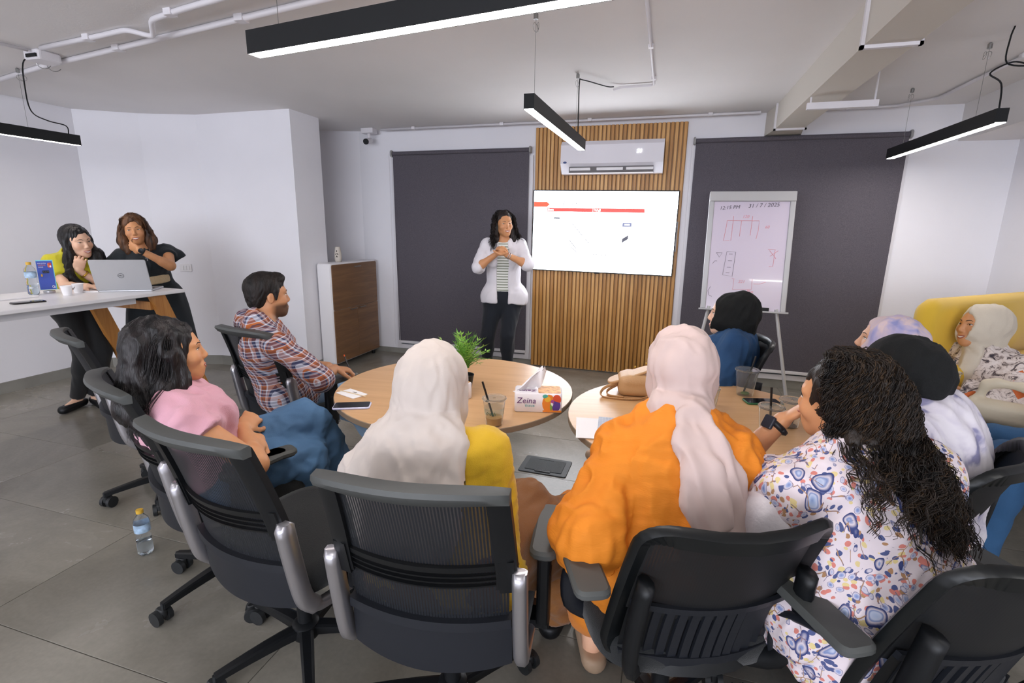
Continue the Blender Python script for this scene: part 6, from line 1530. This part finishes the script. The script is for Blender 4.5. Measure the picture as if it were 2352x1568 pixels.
# handbag
hb = thing('handbag', 'tan leather handbag lying open on the right round table', 'handbag', (-.045, 2.36, TZ), R_(8))
M_lea = mat('tan_leather', 'c49a6c', .45, bump=.15, bscale=180, var=.05)
g = SDF(.015); g.box((0, 0, .048), (.125, .072, .047), None, rad=.028, k=.01); g.box((.02, -.005, .08), (.11, .066, .02), None, rad=.015, k=.02)
P_, Q_ = g.mesh(h=.006); link('bag_body', npmesh('bag_body', P_, Q_, M_lea), hb)
MB().rbox(-.15, .06, -.05, .05, .0, .012, r=.04, n=4, T=Matrix.Translation((-.03, .0, .1)) @ Matrix.Rotation(-.38, 4, 'Y')).obj('flap', M_lea, hb, smooth=40)
MB().tube(smooth_path([(-.12, -.03, .06), (-.19, -.05, .03), (-.2, -.09, .006), (-.13, -.115, .005), (-.04, -.11, .006), (.02, -.085, .02)], 6), .0075, 8, sx=.35).obj('strap', M_lea, hb, smooth=True)
MB().tube(smooth_path([(-.12, .0, .04), (-.17, -.02, .012), (-.165, -.075, .006), (-.1, -.09, .006)], 6), .007, 8, sx=.35).obj('strap', M_lea, hb, smooth=True)
MB().tube([(-.118 + .0, -.035 + .012 * math.cos(a), .055 + .012 * math.sin(a)) for a in np.linspace(0, 2 * pi, 14)], .0022, 5).obj('ring', mat('gold', 'c9a24a', .3, metal=.9), hb)
for k in (-.05, .0): MB().sphere((k, -.015, .152 + k * .38), .005, 6).obj('stud', mat('gold', 'c9a24a', .3, metal=.9), hb)
# white backpack between orange and paisley
M_wl = mat('white_leather', 'ded7dc', .45, bump=.2, bscale=60)
wb_ = thing('backpack', 'white leather bag with dark piping between the orange and paisley blouses', 'bag', (.325, 1.30, .775), R_(20))
g = SDF(.03); g.box((0, 0, .0), (.085, .055, .08), None, rad=.045, k=.02); g.ell((.0, -.015, .03), (.075, .055, .06), k=.03); P_, Q_ = g.mesh(h=.006); P_ = P_ + vnormals(P_, Q_) * fold(P_, (.3, .2, 1), .006, 12, 3)[:, None]
link('bag_body', npmesh('bag_body', P_, Q_, M_wl), wb_)
MB().tube(smooth_path([(.03, -.062, -.06), (.035, -.072, .0), (.02, -.07, .05), (.0, -.04, .085)], 5), .003, 6).obj('piping', mat('piping_dark', '2b2622', .6), wb_)
MB().tube(smooth_path([(-.08, -.03, .02), (-.065, -.045, .06), (-.03, -.03, .088), (.03, .0, .09)], 5), .004, 6).obj('zip', mat('gold', 'c9a24a', .3, metal=.9), wb_)
MB().tube(smooth_path([(-.06, .02, .06), (-.04, .02, .1), (.03, .02, .1), (.05, .02, .06)], 5), .008, 8).obj('bag_handle', M_wl, wb_)
# ivory tote on the sofa
tb = thing('handbag', 'ivory hard-sided handbag with loop handle by the sofa woman', 'handbag', (1.66, 2.93, .65), R_(150))
M_iv = mat('ivory_leather', 'd8cbb2', .45, bump=.1, bscale=80)
g = SDF(.02); g.box((0, 0, .0), (.15, .05, .06), None, rad=.04, k=.01)
for a, b in (((-.11, 0, .04), (-.085, 0, .13)), ((-.085, 0, .13), (-.05, 0, .145)), ((.11, 0, .04), (.085, 0, .13)), ((.085, 0, .13), (.05, 0, .145)), ((-.05, 0, .145), (.05, 0, .145))): g.cone(a, b, .02, .019, flat=((0, 1, 0), .7), k=.02)
P_, Q_ = g.mesh(h=.005); link('bag_body', npmesh('bag_body', P_, Q_, M_iv), tb)
MB().sphere((-.1, -.035, .11), .006, 6).obj('stud', mat('gold', 'c9a24a', .3, metal=.9), tb)
# cream handbag on the floor
cbg = thing('handbag', 'small cream handbag on the floor behind the plaid man chair', 'handbag', (-2.22, 2.15, 0), R_(30))
g = SDF(.015); g.box((0, 0, .1), (.12, .05, .1), None, rad=.03, k=.01); P_, Q_ = g.mesh(h=.008); link('bag_body', npmesh('bag_body', P_, Q_, M_iv), cbg)
MB().tube(smooth_path([(-.07, 0, .19), (-.05, 0, .27), (.05, 0, .27), (.07, 0, .19)], 6), .008, 8).obj('handle', M_iv, cbg, smooth=True)
MB().rbox(-.03, .03, -.058, -.05, .15, .175, r=.005).obj('clasp', mat('gold', 'c9a24a', .3, metal=.9), cbg)
# ---- high table things
lp = thing('laptop', 'silver laptop open on the high table, lid toward the camera', 'laptop', (-3.80, 2.715, HZ), R_(-146))
M_lap = mat('laptop_silver', 'b9babd', .35, metal=.55)
MB().rbox(-.175, .175, -.24, 0, 0, .014, r=.012).obj('base', M_lap, lp)
MB().box(-.15, .15, -.13, -.03, .014, .0152).obj('keyboard', M_black, lp)
LT = Matrix.Translation((0, .0, .012)) @ Matrix.Rotation(R_(-17), 4, 'X')
MB().rbox(-.175, .175, -.004, .003, 0, .235, r=.012, n=4, axis='y', T=LT).obj('lid', M_lap, lp, smooth=40)
MB().box(-.165, .165, -.0055, -.004, .008, .225, T=LT).obj('screen', mat('screen_dark', '10131a', .1), lp)
M_lg = mat('logo_grey', '3a3c40', .4)
MB().tube([(.019 * math.cos(a), .0042, .115 + .0165 * math.sin(a)) for a in np.linspace(0, 2 * pi, 29)], .0011, 5, T=LT).obj('logo_ring', M_lg, lp)
o_ = text('logo_lettering', 'DELL', .0125, M_lg, lp, (0, 0, 0), (0, 0, 0), .0003); o_.matrix_basis = LT @ Matrix.Translation((0, .0042, .115)) @ rotz(pi) @ Matrix.Rotation(pi / 2, 4, 'X')
def coffee(label, x, y):
    o = thing('paper_cup', label, 'cup', (x, y, HZ))
    MB().lathe([(.024, 0), (.033, .062), (.035, .064), (.0325, .066), (.031, .062), (.0, .06)], 24, cap0=True).obj('cup_wall', M_paper, o, smooth=50); return o
coffee('small white paper cup nearest the table edge, left of the laptop', -3.955, 2.43)
o_ = coffee('small white paper cup with a dark tick, touching the laptop side', -4.03, 2.55)
MB().tube([(-.008, -.0315, .036), (.0, -.032, .028), (.014, -.0305, .045)], .0016, 5).obj('printed_tick', M_black, o_)
sg = thing('table_sign', 'blue acrylic sign on a silver disc base on the high table', 'sign', (-4.19, 2.465, HZ), R_(58)); sg.scale = (.8, 1, 1.2)
MB().lathe([(.04, 0), (.042, .004), (.04, .014), (.001, .016)], 28, cap0=True).obj('base', M_silver, sg, smooth=40)
ST = Matrix.Translation((0, 0, .016)) @ Matrix.Rotation(R_(-8), 4, 'X')
MB().box(-.056, .056, -.002, .002, .004, .178, T=ST).obj('acrylic_panel', mat('sign_edge_cyan', '6fc6d6', .15), sg)
MB().box(-.055, .05, -.003, -.002, .006, .172, T=ST).obj('printed_sheet', mat('sign_blue', '3d54b4', .3), sg)
def stx(s_, sz, m_, x, z): 
    o = text('sign_lettering', s_, sz, m_, sg, (0, 0, 0), (0, 0, 0), .0002, 'LEFT'); o.matrix_basis = ST @ Matrix.Translation((x, -.0034, z)) @ Matrix.Rotation(pi / 2, 4, 'X')
mw = mat('sign_white', 'f2f2f6', .4)
stx('WIN EXTRA', .0105, mw, -.047, .158); stx('AWESOME', .0105, mat('sign_orange', 'e8894a', .4), -.045, .147); stx('SWAG!', .0105, mw, -.045, .136)
MB().box(-.022, .022, -.0036, -.003, .1, .117, T=ST).obj('button', mat('sign_dark', '1d2238', .4), sg); stx('SCAN ME', .0095, mw, -.018, .1085)
MB().rbox(.02, .044, -.0038, -.003, .132, .162, r=.006, axis='y', T=ST).obj('emblem', mat('emblem_red', 'd44a3a', .4), sg); MB().rbox(.018, .026, -.0042, -.0038, .136, .158, r=.004, axis='y', T=ST).obj('emblem_stripe', mat('sign_orange', 'e8894a', .4), sg)
MB().sphere((.036, -.0038, .14), (.006, .0008, .006), 8, T=ST).obj('emblem_dot', mw, sg)
MB().sphere((-.03, -.0036, .088), (.006, .0006, .009), 8, T=ST).obj('pointer', mat('pointer_gold', 'e0b04a', .4), sg)
MB().tube([(.034 + .007 * math.cos(a), -.0034, .02 + .007 * math.sin(a)) for a in np.linspace(0, 2 * pi, 15)], .0015, 4, T=ST).tube([(.044 + .005 * math.cos(a), -.0034, .018 + .005 * math.sin(a)) for a in np.linspace(0, 2 * pi, 15)], .0012, 4, T=ST).obj('corner_mark', mw, sg)
bk = thing('booklet', 'thin white and orange booklet between paper cups and laptop', 'booklet', (-4.03, 2.68, HZ), R_(120))
MB().box(-.1, .1, -.05, .05, 0, .008).obj('pages', M_paper, bk); MB().box(.07, .1, -.05, .05, .008, .0086).obj('orange_corner', mat('flash_orange', 'e8703a', .4), bk)
MB().box(-.1, .1, .05, .051, .001, .007).obj('spine_stripe', mat('spine_orange', 'dd6a48', .4), bk)
tr = thing('tray', 'low white tray at the left end of the high table', 'tray', (-4.13, 2.08, HZ), R_(0))
MB().rbox(-.12, .12, -.22, .22, 0, .012, r=.01).obj('tray_base', M_white, tr)
